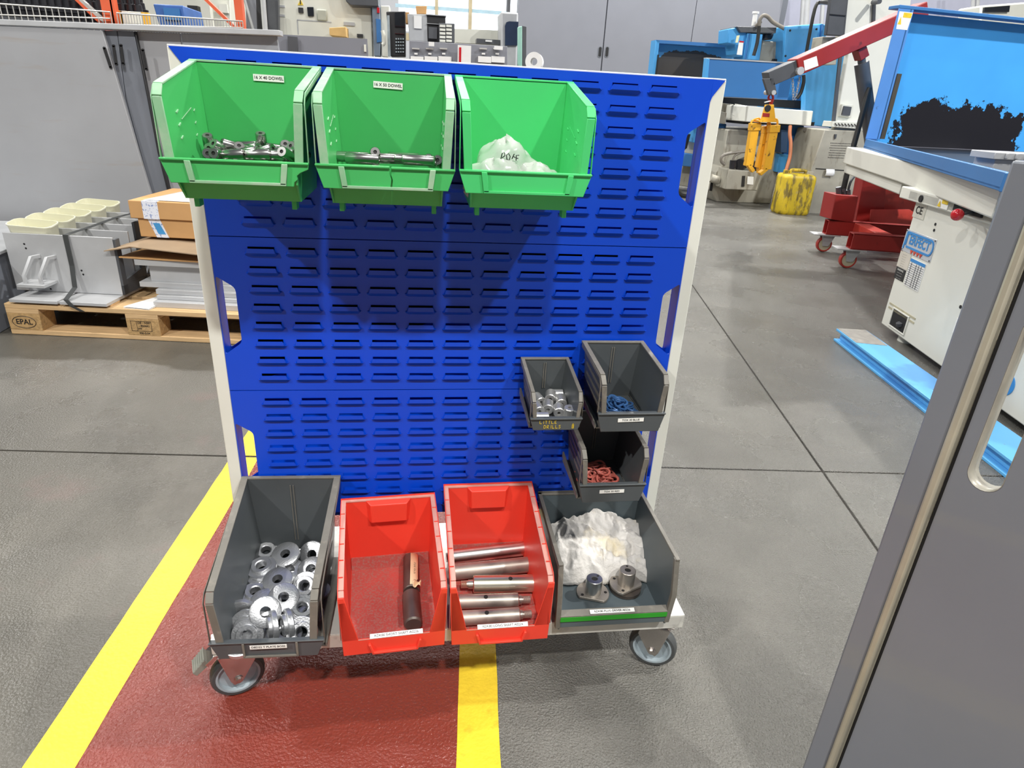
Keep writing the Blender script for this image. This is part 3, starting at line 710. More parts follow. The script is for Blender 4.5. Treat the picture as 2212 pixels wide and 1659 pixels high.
# px, py, z, tilt x, tilt y, flip (disc face up)
B_ = [(594, 1167, .196, 20, 5, 0), (635, 1170, .205, 38, 0, 1), (681, 1163, .200, 30, -12, 1), (575, 1191, .205, 16, 6, 0), (617, 1198, .220, 20, -6, 1), (675, 1198, .205, 50, -20, 1),
      (626, 1233, .200, 18, 6, 1), (672, 1230, .203, 20, -10, 1), (565, 1224, .222, 10, -4, 0), (556, 1250, .204, 6, 0, 0), (600, 1253, .222, 14, -2, 1), (659, 1266, .206, 42, -12, 0),
      (552, 1280, .204, 8, 4, 0), (574, 1302, .208, 20, 8, 1), (613, 1291, .224, 26, 4, 1), (613, 1330, .196, 16, -6, 1), (653, 1314, .208, 22, 16, 0), (573, 1322, .222, 44, 22, 1),
      (524, 1324, .202, 88, -24, 1), (530, 1352, .202, 62, -8, 0), (534, 1372, .196, 60, 6, 0), (652, 1366, .196, 50, 6, 0), (519, 1390, .186, 10, 0, 1)]
for px, py, z, tx, ty, fl in B_:
    p = at_z(px, py, z); M_ = rotm(tx, ty, 0)
    if fl: M_ = M_ @ rotm(180, 0, 0) @ Matrix.Translation((0, 0, -0.004))
    else: M_ = M_ @ Matrix.Translation((0, 0, -0.010))
    put(boss, u, p, M_)
for px, py, z, hd in ((590, 1352, .203, -68), (622, 1348, .203, -66)):
    put(boss, u, at_z(px, py, z), rotm(0, 0, hd) @ rotm(84, 0, 0) @ Matrix.Translation((0, 0, -0.006)))

# shafts
def shaft(name, label, a, c, rad, m, stub=None, hole=None, cham=0.0015):
    a, c = Vector(a), Vector(c); mid = (a + c) / 2; d = (c - a); h = d.length / 2; q = d.to_track_quat('Z', 'Y')
    b = MB(); b.lathe([(0, -h), (rad - cham, -h), (rad, -h + cham), (rad, h - cham), (rad - cham, h), (0, h)], 32, closed=False)
    o = build(b, name, m); tag(o, label, 'shaft'); o.rotation_mode = 'QUATERNION'; o.rotation_quaternion = q; o.location = mid
    if stub:
        s, r1, l1, r2, l2 = stub
        b = MB(); b.cyl((0, 0, s * h), (0, 0, s * (h + l1)), r1, n=20); b.cyl((0, 0, s * (h + l1)), (0, 0, s * (h + l1 + .003)), r1 * .8, n=20)
        zz = h + l1 + .003
        k = int(l2 / .0014)
        pts = []
        for i in range(k + 1): pts += [(r2, s * (zz + i * .0014)), (r2 - .0005, s * (zz + i * .0014 + .0007))]
        b.lathe([(0, s * zz)] + pts + [(0, s * (zz + l2 + .001))], 20, closed=False)
        build(b, 'threaded_end', m, o)
    if hole is not None:
        up = q.inverted() @ Vector((0, -.25, 1)).normalized(); b = MB(); p0 = Vector((up.x, up.y, 0)).normalized()
        b.cyl(Vector((0, 0, hole)) + p0 * (rad * .9), Vector((0, 0, hole)) + p0 * (rad + .0004), 0.0042, n=16); build(b, 'cross_hole', M_hole, o)
    return o
zf = 0.1700
def Lp(px, py, r_): return at_z(px, py, zf + r_)
shaft('long_shaft', 'polished steel shaft at the back of the right red bin', Lp(978, 1203, .0155) + Vector((-.004, 0, 0)), Lp(1145, 1183, .0155), 0.0155, M_steel, stub=(-1, .012, .004, .010, .004))
shaft('long_shaft', 'polished steel shaft second from the back in the right red bin', Lp(982, 1236, .0165) + Vector((-.002, 0, 0)), Lp(1145, 1219, .0165), 0.0165, M_blued, stub=(-1, .012, .004, .010, .004))
shaft('long_shaft', 'shiny zinc plated shaft with stepped left end, middle of the right red bin', Lp(1022, 1262, .0185), Lp(1155, 1260, .0185), 0.0175, M_zinc, stub=(-1, .009, .010, .0075, .012), hole=.012)
shaft('long_shaft', 'grey steel shaft with a cross hole, second from the front in the right red bin', Lp(990, 1300, .0140), Lp(1120, 1296, .0140), 0.0140, M_blued, stub=(1, .009, .006, .0075, .014), hole=-.006)
shaft('long_shaft', 'grey steel shaft with a cross hole nearest the lip of the right red bin', Lp(992, 1336, .0140), Lp(1122, 1328, .0140), 0.0140, M_blued, stub=(1, .009, .006, .0075, .014), hole=-.006)
sh1 = shaft('short_shaft', 'dark short shaft with masking tape along it, at the back of the left red bin', Lp(888, 1206, .0165), Lp(889, 1278, .0165), 0.0165, M_darkshaft)
b = MB(); rr = 0.0168
hh = (Lp(888, 1206, .0165) - Lp(889, 1278, .0165)).length / 2
def tp(u_, v):
    a = R(-70 + 62 * u_) ; z = -hh + .004 + v * (2 * hh - .006)
    return (rr * math.cos(a), rr * math.sin(a), z)
qi = sh1.rotation_quaternion
b2 = MB(); b2.grid(lambda u_, v: tuple(qi.inverted() @ Vector((rr * math.sin(R(-6 + 62 * u_)), (v - .5) * 2 * (hh - .003), rr * math.cos(R(-6 + 62 * u_))))), 8, 3)
b2.grid(lambda u_, v: tuple(qi.inverted() @ Vector((0.004 + .016 * u_, -hh + .010 - .016 * v, rr + .002 + .004 * math.sin(u_ * 7 + v * 3)))), 6, 4)
tape = build(b2, 'masking_tape', M_tape, sh1, sharp=50, solid=0.0004)
scribble([[(0, 0), (.6, .1), (.5, .6), (0, .5)], [(0, .9), (.6, .8), (.3, 1.2), (.6, 1.5), (0, 1.5)], [(.1, 2.1), (.6, 2.2)], [(0, 2.6), (.6, 2.5), (.1, 3.0)], [(0, 3.4), (.5, 3.3), (.4, 3.8), (0, 3.7)]], tape, 0, 0, 0, 0.0001, M_ink, r=0.00001) if False else None
b = MB()
for i, st in enumerate([[(0, 0), (.6, .1), (.5, .6), (0, .5)], [(0, .9), (.6, .8), (.3, 1.2), (.6, 1.5), (0, 1.5)], [(.1, 2.1), (.6, 2.2)], [(0, 2.6), (.6, 2.5), (.1, 3.0)], [(0, 3.4), (.5, 3.3), (.4, 3.8), (0, 3.7)]]):
    b.tube([qi.inverted() @ Vector((rr * 1.0 * math.sin(R(24)) + (p[0] - .3) * .006, .018 - p[1] * .009, math.sqrt(max(1e-9, (rr + .0004) ** 2 - (rr * math.sin(R(24)) + (p[0] - .3) * .006) ** 2)))) for p in st], 0.00035, 4)
build(b, 'handwriting', M_ink, tape)
shaft('short_shaft', 'dark short shaft without tape, nearest the lip of the left red bin', Lp(888, 1284, .0175), Lp(893, 1350, .0175), 0.0175, M_darkshaft, cham=.003)

# rag and flanged plugs in the slate bin
def ragf(u_, v):
    # u across, v from the upper back edge down to the front
    x = 0.588 + 0.195 * u_; 
    yy = -0.010 - 0.125 * v; 
    env = (math.sin(PI * min(1, max(0, u_))) ** .35)
    z = 0.172 + (0.098 - 0.075 * v ** 1.3) * (0.55 + .45 * env)
    if v > .88: z = 0.172 + (z - .172) * (1 - (v - .88) / .12) ** .7
    if v < .05: z -= .02
    a = noise.noise((x * 26, yy * 30, 1.3)) * .013 + abs(noise.noise((x * 55 + 3, yy * 48, 4.1))) * -.013 + noise.noise((x * 120, yy * 90, 7)) * .003 + abs(noise.noise((x * 18 + yy * 60, yy * 10, 2))) * .012
    x += .008 * noise.noise((yy * 40, x * 22, 9)); 
    x += (0.006 - .012 * v) * (1 if u_ > .5 else -1) * .5
    return (x, yy + .010 * noise.noise((x * 30, v * 5, 5)), max(0.1695, z + a * (.3 + .7 * min(1, (1 - v) * 5))))
b = MB(); b.grid(ragf, 90, 56)
rag = build(b, 'rag', M_rag, sharp=80, solid=0.0015); tag(rag, 'crumpled white cleaning rag with yellowish stains lying in the slate grey bin', 'rag')
def plug(label, px, py, rz, ring):
    p = at_z(px, py, 0.1700); z0 = 0.0; 
    root = thing('flanged_plug', label, 'machine part', (p.x, p.y, 0.1700), rz)
    if ring:
        for k in range(2):
            b = MB(); b.lathe([(0.016, .0008 + .0042 * k), (0.0325, .0008 + .0042 * k), (0.0325, 0.0035 + .0042 * k), (0.016, 0.0035 + .0042 * k)], 36); build(b, 'spacer_ring', M_darkshaft, root)
        z0 = 0.0095
    b = MB(); pts = []
    for i in range(44):
        a = 2 * PI * i / 44; x, y_ = 0.0335 * math.cos(a), 0.0335 * math.sin(a)
        pts.append((x, max(y_, -0.021), z0))
    b.prism(pts, (0, 0, 0.0055)); build(b, 'flange', M_blued, root, bevel=0.0006)
    b = MB(); b.lathe([(0.0062, z0 + .0055), (0.0168, z0 + .0055), (0.0168, z0 + .0395), (0.0158, z0 + .0405), (0.0068, z0 + .0405), (0.0062, z0 + .0395)], 40); build(b, 'spigot', M_steel if not ring else M_blued, root)
    for i, (hx, hy) in enumerate(((0.0255, 0.006), (-0.020, -0.014), (-0.012, 0.023))):
        b = MB(); b.cyl((hx, hy, z0 + .0050), (hx, hy, z0 + .0059), 0.0032, n=14); build(b, 'bolt_hole', M_hole, root)
    b = MB(); b.cyl((0, 0, z0 + .03), (0, 0, z0 + .0392), 0.0061, n=20); b.cyl((0.006, 0.0095, z0 + .040), (0.006, 0.0095, z0 + .0409), 0.0024, n=12); build(b, 'bore', M_hole, root)
plug('steel flanged plug on the left in the slate bin, standing without spacers', 1280, 1283, R(-20), False)
plug('steel flanged plug on the right in the slate bin, standing on black spacer rings', 1350, 1272, R(25), True)

# ================================================================ BACKGROUND MATERIALS
M_gwall = mat('grey_painted_sheet', (128, 130, 138), 0.5, var=0.02, vscale=3)
M_gdoor = mat('scuffed_grey_sheet', (156, 157, 160), 0.5, var=0.04, vscale=2.5, spots=[((84, 82, 80), 60, 0.73, 0.02, 0.6), ((150, 136, 116), 4, 0.58, 0.12, 0.5, (.35, .35, 3.2))])
M_gdoor2 = mat('mid_grey_sheet', (112, 116, 124), 0.5, var=0.03, vscale=3)
M_gtop = mat('pale_grey_top_edge', (176, 178, 180), 0.5, var=0.05, vscale=9)
M_slot = mat('dark_slot', (26, 26, 28), 0.7, var=0)
M_cream = mat('off_white_machine_paint', (222, 222, 210), 0.45, var=0.03, vscale=4)
M_mach = mat('machine_white_paint', (226, 226, 216), 0.42, var=0.02, vscale=3, spots=[((150, 140, 120), 14, 0.72, 0.08, 0.4)])
M_machd = mat('oily_machine_paint', (166, 162, 148), 0.5, var=0.07, vscale=5, spots=[((110, 100, 84), 7, 0.55, 0.15, 0.7, (2, 2, .6))])
M_lblue = mat('light_blue_machine_paint', (76, 160, 220), 0.42, var=0.04, vscale=4, spots=[((40, 60, 74), 22, 0.72, 0.03, 0.6, (2, 2, .5))])
M_mblue = mat('mid_blue_machine_paint', (58, 118, 180), 0.42, var=0.03, vscale=3)
M_orange = mat('orange_rack_paint', (220, 98, 60), 0.45, var=0.04)
M_wire = mat('galvanised_wire', (208, 206, 200), 0.35, 0.5, var=0.04)
M_black = mat('black_machine_part', (36, 36, 38), 0.45, var=0.1)
M_blackp = mat('black_steel_tool', (58, 58, 62), 0.3, 0.6, var=0.12, vscale=20)
M_alup = mat('mill_finish_aluminium_plate', (190, 191, 192), 0.5, 0.35, var=0.05, vscale=5, spots=[((206, 206, 206), 30, 0.6, 0.2, 0.4)])
M_wood = mat('pale_pine_pallet_wood', (206, 172, 126), 0.75, var=0.1, vscale=6, stretch=(1.2, 14, 14), bump=0.15, bscale=30, spots=[((150, 112, 70), 9, 0.66, 0.1, 0.5)])
M_chip = mat('pressed_chip_block', (180, 146, 98), 0.85, var=0.12, vscale=60, bump=0.3, bscale=90)
M_tub = mat('cream_plastic_tub', (228, 226, 200), 0.45, var=0.03)
M_strap = mat('dark_grey_strap', (58, 60, 60), 0.5, var=0.05)
M_card = mat('brown_cardboard', (196, 152, 100), 0.8, var=0.05, vscale=5, spots=[((150, 112, 74), 3, 0.62, 0.1, 0.4)])
M_cardd = mat('grey_brown_cardboard', (160, 138, 112), 0.85, var=0.05)
M_paper = mat('white_paper', (236, 236, 234), 0.7, var=0.02)
M_ptape = mat('printed_packing_tape', (226, 230, 240), 0.4, var=0.03, spots=[((70, 110, 180), 90, 0.56, 0.03, 0.7)])
M_tapeb = mat('blue_tape_print', (70, 150, 210), 0.4, var=0.03)
M_cred = mat('crane_red_paint', (150, 38, 34), 0.42, var=0.06, vscale=5, spots=[((74, 28, 26), 12, 0.66, 0.06, 0.7)])
M_credl = mat('bright_crane_red_paint', (196, 66, 54), 0.42, var=0.08, vscale=5, spots=[((120, 40, 34), 9, 0.6, 0.1, 0.5)])
M_dgrey = mat('dark_grey_steel', (84, 86, 90), 0.45, 0.2, var=0.05)
M_yell = mat('worn_yellow_paint', (232, 172, 42), 0.5, var=0.06, vscale=8, spots=[((90, 66, 34), 26, 0.62, 0.04, 0.8)])
M_can = mat('grimy_yellow_jerrycan', (206, 178, 36), 0.5, var=0.1, vscale=5, spots=[((96, 84, 50), 9, 0.48, 0.1, 0.8, (1.6, 1.6, .6)), ((150, 140, 120), 16, .6, .1, .5)])
M_redw = mat('red_wheel_tread', (176, 56, 46), 0.45, var=0.06)
M_wheelc = mat('cream_wheel_core', (196, 188, 160), 0.5, var=0.05)
M_glass = mat('dark_glass', (34, 38, 44), 0.1, var=0.02)
M_hose = mat('grey_hose', (120, 114, 104), 0.5, var=0.05)
M_bhose = mat('black_hose', (36, 36, 34), 0.45, var=0.05)
M_teal = mat('pale_green_post', (150, 196, 180), 0.45, var=0.04)
M_ballr = mat('red_knob', (200, 30, 40), 0.2, var=0.01, coat=0.5)
M_door = mat('grey_enamel_door', (124, 128, 136), 0.32, var=0.03, vscale=4, spots=[((160, 162, 168), 14, 0.72, 0.05, 0.4)], coat=0.15)
M_bead = mat('worn_beige_edge_trim', (178, 172, 154), 0.35, 0.2, var=0.07, vscale=14)
M_glow = emis('daylight_window', (0.86, 0.93, 1.0), 1.35)
M_wframe = mat('window_frame', (186, 172, 140), 0.5)

def facebox(root, name, m, x0, y0, x1, y1, yp, depth, bevel=0.0, back=False, parent=None, dz=0):
    a = at_y(x0, y0, yp); c = at_y(x1, y1, yp)
    b = MB(); b.box(min(a.x, c.x), yp, min(a.z, c.z), max(a.x, c.x), yp + depth, max(a.z, c.z))
    return build(b, name, m, parent or root, True, bevel=bevel)
def facepoly(root, name, m, pts, yp, depth, bevel=0.0, parent=None):
    q = [at_y(px, py, yp) for px, py in pts]; b = MB(); b.prism(q, (0, depth, 0)); return build(b, name, m, parent or root, True, bevel=bevel)
def ypath(pts, y0, y1=None):
    n = len(pts); return [at_y(px, py, y0 + ((y1 if y1 is not None else y0) - y0) * i / max(1, n - 1)) for i, (px, py) in enumerate(pts)]
def smoothp(P, k=5):
    P = [Vector(p) for p in P]; out = []
    for i in range(len(P) - 1):
        a, b_, c, d = P[max(i - 1, 0)], P[i], P[i + 1], P[min(i + 2, len(P) - 1)]
        for j in range(k):
            t = j / k; out.append(0.5 * ((2 * b_) + (c - a) * t + (2 * a - 5 * b_ + 4 * c - d) * t * t + (3 * b_ - a - 3 * c + d) * t ** 3))
    return out + [P[-1]]

# ================================================================ HALL WALLS
def structure(mb, name, m, bevel=0): return tag(build(mb, name, m, bevel=bevel), kind='structure')
b = MB(); b.box(-21, 18.0, 0, 4.2, 18.3, 8.5); b.box(4.2, 18, 0, 21, 18.3, 8.5)
structure(b, 'wall_back', mat('pale_hall_cladding', (176, 178, 182), 0.6, var=0.04, vscale=1))
b = MB(); b.box(-21.3, -7.6, 0, -21, 18.3, 8.5); structure(b, 'wall_left', M_gwall)
b = MB(); b.box(21, -7.6, 0, 21.3, 18.3, 8.5); structure(b, 'wall_right', M_gwall)
# tall grey partition with a pair of doors, far behind the rack
YP_ = 9.6
a0 = at_y(1121, 0, YP_).x; a1 = at_y(1313, 0, YP_).x; a2 = at_y(1506, 0, YP_).x; a3 = at_y(1692, 0, YP_).x
part_ = MB(); part_.box(a0, YP_ + .03, 0, a3 + .1, YP_ + .2, 3.6); w1 = structure(part_, 'wall_partition', M_gdoor2)
for x0, x1 in ((a0, a1 - .008), (a1 + .008, a2 - .004), (a2 + .004, a3)):
    b = MB(); b.box(x0, YP_, 0, x1, YP_ + .03, 3.6); build(b, 'panel', M_gwall, w1, bevel=.004)
b = MB(); b.box(a3, YP_ + .3, 0, a3 + 5, YP_ + .4, 3.8); structure(b, 'wall_alcove', mat('pale_lilac_grey_sheet', (158, 160, 176), 0.5, var=0.02))
for px in (1296, 1311):
    c = at_y(px, 112, YP_); b = MB(); b.rbox(c.x - .035, YP_ - .004, c.z - .075, c.x + .035, YP_ + .0, c.z + .075, .03); o = build(b, 'handle_recess', M_gdoor2, w1)
    b = MB(); b.rbox(c.x - .022, YP_ - .006, c.z - .065, c.x + .022, YP_ - .004, c.z + .065, .02); build(b, 'handle_slot', M_slot, o)
# daylight windows in the back wall
YW = 13.0
wn = thing('window', 'bright daylight window with pale frames behind the machines', 'window', (at_y(1030, 60, YW).x, YW, 0)); wn['kind'] = 'structure'; del wn['category'], wn['label']; wn.name = 'window_1'
for x0, x1 in ((862, 941), (946, 1013), (1018, 1096), (1099, 1150)):
    c0, c1 = at_y(x0, 66, YW), at_y(x1, -60, YW); b = MB(); b.box(c0.x, YW, c0.z, c1.x, YW + .05, c1.z); build(b, 'pane', M_glow, wn, True)
c0, c1 = at_y(855, 70, YW), at_y(1150, 66, YW)
b = MB(); b.box(c0.x, YW - .05, c0.z - .12, c1.x, YW + .08, c0.z); build(b, 'sill', M_wframe, wn, True)
for px in (943, 1016, 1098):
    c = at_y(px, 30, YW); b = MB(); b.box(c.x - .03, YW - .03, c0.z, c.x + .03, YW + .06, 3.6); build(b, 'mullion', M_wframe if px < 1050 else M_dgrey, wn, True)
b = MB(); c = at_y(1000, 22, YW); b.box(c0.x, YW - .01, c.z - .03, c1.x, YW + .0, c.z + .03); build(b, 'glazing_bar', mat('pale_blue_bar', (170, 200, 214), .5), wn, True)

# ================================================================ GREY MACHINE GUARD ON THE LEFT, pallet stands before it
YG = 2.78
gd = thing('machine_guard', 'long grey sheet metal machine guard with slotted handles behind the loaded pallet', 'machine guard', (at_y(200, 60, YG).x, YG, 0))
def gp(pts, m, y, name='guard_panel', bev=.003): return facepoly(gd, name, m, pts, y, 0.025, bev)
gp([(-260, 44), (221, 66), (320, 400), (372, 560), (380, 800), (-260, 800)], M_gdoor, YG)
gp([(223, 66), (252, 66), (271, 214), (330, 430), (395, 620), (376, 620), (322, 400)], M_gdoor2, YG + .03)
gp([(253, 66), (289, 68), (322, 225), (400, 560), (400, 700), (330, 430), (272, 214)], M_gdoor2, YG + .03)
gp([(293, 68), (388, 72), (396, 130), (470, 560), (404, 560), (325, 225)], M_gdoor, YG + .05)
gp([(391, 72), (598, 78), (606, 130), (640, 560), (475, 560), (398, 130)], mat('streaky_grey_sheet', (150, 154, 160), .45, var=.04, vscale=4, spots=[((196, 198, 200), 9, .6, .1, .4, (2.5, 1, .4))]), YG + .05)
gp([(290, 68), (293, 68), (345, 330), (404, 560), (398, 560), (340, 330)], M_black, YG + .02, 'gap')
for q in (((226, 104), (240, 146)), ((246, 99), (252, 139)), ((262, 98), (267, 138)), ((309, 108), (317, 150))):
    c0 = at_y(*q[0], YG); c1 = at_y(*q[1], YG); b = MB(); b.beam(c0 - Vector((0, .004, 0)), c1 - Vector((0, .004, 0)), 0.013, 0.006, up=(0, 1, 0)); b.cyl(c0 - Vector((0, .007, 0)), c0 + Vector((0, .002, 0)), .0065, n=14); b.cyl(c1 - Vector((0, .007, 0)), c1 + Vector((0, .002, 0)), .0065, n=14); build(b, 'handle_slot', M_slot, gd, True)
c0, c1 = at_y(-260, 44, YG), at_y(605, 74, YG)
b = MB(); b.beam(Vector((c0.x, YG + .038, c0.z + .012)), Vector((c1.x, YG + .038, c1.z + .006)), 0.09, 0.026); build(b, 'top_rail', M_gtop, gd, True, bevel=.003)
b = MB(); b.box(c0.x, YG + .1, 0, c1.x, YG + .5, 1.2); build(b, 'guard_body', M_gdoor2, gd, True)
lb_ = thing('machine_plinth', 'low grey machine plinth at the left edge beside the pallet end', 'plinth', (-1.9, 2.2, 0))
b = MB(); b.box(-2.9, 1.83, 0, -1.590, 2.70, 0.33); build(b, 'plinth_body', M_gdoor2, lb_, True, bevel=.006)
b = MB(); b.box(-2.9, 1.81, 0.33, -1.575, 2.70, 0.345); build(b, 'plinth_top', M_gtop, lb_, True, bevel=.003)
# further guard panels continuing to the right behind the rack top
g2_ = thing('low_guard_wall', 'grey guard wall with a dark upright in front of the white machining centre', 'machine guard', (-.8, 5.6, 0))
facepoly(g2_, 'guard_panel', M_gwall, [(600, 74), (793, 84), (795, 118), (800, 330), (606, 330)], 5.6, .03)
facepoly(g2_, 'upright', M_dgrey, [(621, 78), (642, 80), (644, 150), (624, 150)], 5.55, .03)
facebox(g2_, 'handle_slot', M_cream, 786, 96, 791, 112, 5.58, .02)

# ================================================================ RACK WITH TOOL HOLDERS, TOP LEFT
YR = 4.2
rk = thing('tool_rack', 'orange and wire mesh rack full of black tool holders at the top left', 'rack', (at_y(250, 40, YR).x, YR + .3, 0))
for (xa, ya), (xb, yb), wd in (((226, -20), (238, 57), .075), ((245, -20), (250, 57), .03), ((510, -20), (520, 66), .055)):
    q0, q1 = at_y(xa, ya, YR), at_y(xb, yb, YR); b = MB(); b.box(q1.x - wd / 2, YR, 0.2, q1.x + wd / 2, YR + .06, 2.1); build(b, 'upright', M_orange, rk, True, bevel=.003)
for (xa, ya), (xb, yb), mm in (((160, -8), (222, 52), M_orange), ((170, -6), (228, 48), M_wire), ((440, -6), (508, 60), M_orange)):
    b = MB(); b.beam(at_y(xa, ya, YR + .08), at_y(xb, yb, YR + .08), .02, .045, up=(0, 1, 0)); build(b, 'brace', mm, rk, True)
b = MB()
for xa, xb, ya, yb, n in ((-30, 238, 6, 26, 20), (252, 524, 28, 46, 46)):
    for i in range(n):
        t = i / (n - 1); px = xa + (xb - xa) * t; py = ya + (yb - ya) * t
        q = at_y(px, py, YR - .03); b.cyl((q.x, q.y, q.z - .125), q, .0035, n=6)
    b.cyl(at_y(xa, ya, YR - .03), at_y(xb, yb, YR - .03), .005, n=8)
    b.cyl(at_y(xa, ya + 25, YR - .03), at_y(xb, yb + 14, YR - .03), .0045, n=8)
tag(build(b, 'wire_mesh', M_wire, rk, True), kind='stuff')
b = MB(); q0, q1 = at_y(-60, 52, YR + .05), at_y(530, 66, YR + .05); b.box(q0.x, YR + .05, q0.z - .04, q1.x, YR + .7, q1.z - .01); build(b, 'shelf', M_dgrey, rk, True)
b = MB(); b.box(q0.x, YR + 1.0, 0.8, at_y(262, 60, YR + 1).x, YR + 1.05, 2.4); build(b, 'back_panel', M_black, rk, True)
b = MB(); h = 0
b.lathe([(0, 0), (.030, 0), (.034, .012), (.036, .05), (.048, .052), (.048, .064), (.042, .067), (.042, .074), (.048, .077), (.048, .088), (.030, .092), (.028, .13), (.020, .135), (.018, .20), (0, .20)], 18, closed=False)
th_ = build(b, 'tool_holder', M_blackp); tag(th_, 'black flanged tool holder standing in the rack at the top left', 'tool holder', 'tool holders in the orange rack'); used = [False]
zsh = q1.z - .01
for row in range(2):
    for i in range(19):
        px = 4 + i * 16.5 + row * 7
        if 222 < px < 258: continue
        c = at_y(px, 40, YR + .16 + .2 * row)
        put(th_, used, (c.x, YR + .16 + .2 * row, zsh + row * .03), Matrix())
for i, (px, mm, lab) in enumerate(((257, M_yell, 'yellow'), (268, M_cream, 'pale'), (284, M_cream, 'pale'), (299, M_cream, 'pale'), (312, M_yell, 'yellow'))):
    c = at_y(px, 50, YR + .03); b = MB(); b.box(-.024, 0, 0, .024, .04, .075); b.box(-.024, -.002, .070, .024, .042, .080)
    o = build(b, 'small_box', mm, bevel=.003); o.location = (c.x, YR + .055, zsh + .001)
    tag(o, {0: 'yellow small box at the left end of the row beside the orange upright', 1: 'pale small box next to the left yellow box in the rack', 2: 'pale small box in the middle of the row in the rack', 3: 'pale small box next to the right yellow box in the rack', 4: 'yellow small box at the right end of the row in the rack'}[i], 'box', 'small boxes behind the wire mesh')
bc = thing('blue_crate', 'blue machine cover standing behind the wire mesh of the rack', 'machine cover', (at_y(360, 30, 5.4).x, 5.4, 0))
facepoly(bc, 'cover', mat('royal_blue_cover', (62, 104, 172), .45), [(330, 8), (396, 12), (402, 44), (402, 60), (430, 480), (380, 480), (345, 60)], 5.4, .5, .01)
facebox(bc, 'recess', M_mblue, 352, 16, 390, 44, 5.38, .03)
pw = thing('machining_centre', 'pale machine with dark doors seen behind the blue cover at the top left', 'machine', (at_y(450, 30, 7).x, 7, 0))
facepoly(pw, 'machine_body', M_cream, [(262, -30), (496, -30), (510, 390), (300, 380)], 7.3, .9, .01)
facebox(pw, 'dark_door', M_black, 404, 11, 432, 58, 7.1, .1); facebox(pw, 'pale_panel', M_cream, 432, 4, 458, 58, 7.12, .1); facebox(pw, 'access_panel', M_mach, 472, 8, 492, 28, 7.25, .06)
cb = thing('grey_cabinet', 'dark grey cabinet and pipes right of the orange rack upright', 'cabinet', (at_y(560, 30, 8).x, 8, 0))
facepoly(cb, 'cabinet_body', M_gwall, [(520, -30), (552, -30), (556, 80), (520, 80)], 8, .5)
facepoly(cb, 'dark_side', M_black, [(552, -30), (564, -30), (570, 80), (556, 80)], 8, .5); facepoly(cb, 'ribbed_side', M_dgrey, [(574, -30), (600, -30), (602, 80), (580, 80)], 8.1, .5)
b = MB(); b.cyl(at_y(566, -30, 7.8), at_y(574, 80, 7.8), .03, n=12); b.cyl(at_y(520, -30, 7.8), at_y(552, 80, 7.8), .015, n=8); build(b, 'pipe', M_alup, cb, True)

# ================================================================ WHITE MACHINING CENTRE AND SHELVES, TOP MIDDLE
YC = 8.2
mc = thing('machining_centre', 'white machining centre with small windows and a warning triangle at top centre', 'machine', (at_y(700, 60, YC).x, YC, 0))
facepoly(mc, 'machine_body', M_cream, [(597, -60), (800, -60), (805, 128), (808, 420), (606, 420)], YC, 1.2, .01)
facepoly(mc, 'left_skirt', M_gtop, [(593, -60), (597, -60), (601, 74), (597, 74)], YC - .05, .05)
o = facepoly(mc, 'window', M_glass, [(663, 15), (677, 15), (678, 35), (665, 35)], YC - .03, .03, .004)
facebox(mc, 'window', M_black, 644, 16, 655, 28, YC - .03, .03); facebox(mc, 'inspection_cover', mat('grey_green_cover', (176, 178, 164), .5), 683, 19, 707, 46, YC - .03, .03, .02)
facebox(mc, 'vent', M_gtop, 742, 47, 766, 56, YC - .02, .02); facebox(mc, 'switch_box', M_black, 771, 73, 784, 81, YC - .04, .04)
q = [at_y(*p, YC - .012) for p in ((649, -1), (643, 11), (655, 11))]; b = MB(); b.prism(q, (0, .01, 0)); ws = build(b, 'warning_triangle', M_yel, mc, True)
q = at_y(649, 7, YC - .016); b = MB(); b.box(q.x - .006, q.y, q.z - .01, q.x + .006, q.y + .004, q.z + .035); build(b, 'warning_mark', M_ink, ws, True)
b = MB()
for py in (13, 33): 
    q0, q1 = at_y(600, py, YC - .01), at_y(615, py + .5, YC - .01); b.box(q0.x, YC - .01, q0.z - .012, q1.x, YC, q0.z + .012)
build(b, 'hinge', M_gtop, mc, True)
b = MB(); q0, q1, q2 = at_y(642, 43, YC - .006), at_y(716, 46, YC - .006), at_y(645, 74, YC - .006)
b.box(q0.x, YC - .006, q0.z - .006, q1.x, YC, q0.z + .006); b.box(q0.x - .006, YC - .006, q2.z, q0.x + .006, YC, q0.z); build(b, 'door_seam', M_gtop, mc, True)
facepoly(mc, 'top_housing', M_dgrey, [(736, -40), (815, -40), (817, 14), (758, 12), (748, 4)], YC - .2, .6, .01)
facepoly(mc, 'control_side', mat('blue_grey_control_housing', (120, 134, 150), .5), [(803, 12), (820, 10), (823, 70), (820, 122), (808, 122)], YC - .15, .4, .01)
facepoly(mc, 'control_face', M_mblue, [(812, 40), (822, 42), (824, 90), (814, 92)], YC - .17, .03)
facebox(mc, 'red_light', M_ballr, 814, 16, 820, 28, YC - .17, .03)
facepoly(mc, 'white_column', M_cream, [(822, 12), (842, 12), (838, 124), (824, 122)], YC - .1, .3, .01)
bx = thing('cardboard_box', 'small open cardboard box on the ledge of the white machining centre', 'box', (at_y(727, 68, YC - .3).x, YC - .35, 0))
facepoly(bx, 'box_body', mat('light_cardboard', (226, 186, 120), .8), [(711, 60), (747, 58), (748, 80), (712, 76)], YC - .36, .3, .004)
pn = thing('control_panel', 'tall black machine control panel with red lines at top centre', 'control panel', (at_y(858, 70, 7.4).x, 7.4, 0))
facepoly(pn, 'housing', M_black, [(834, 25), (876, 24), (876, 122), (844, 122)], 7.4, .25, .01)
facepoly(pn, 'screen', M_glass, [(853, 27), (874, 26), (873, 58), (853, 58)], 7.38, .03)
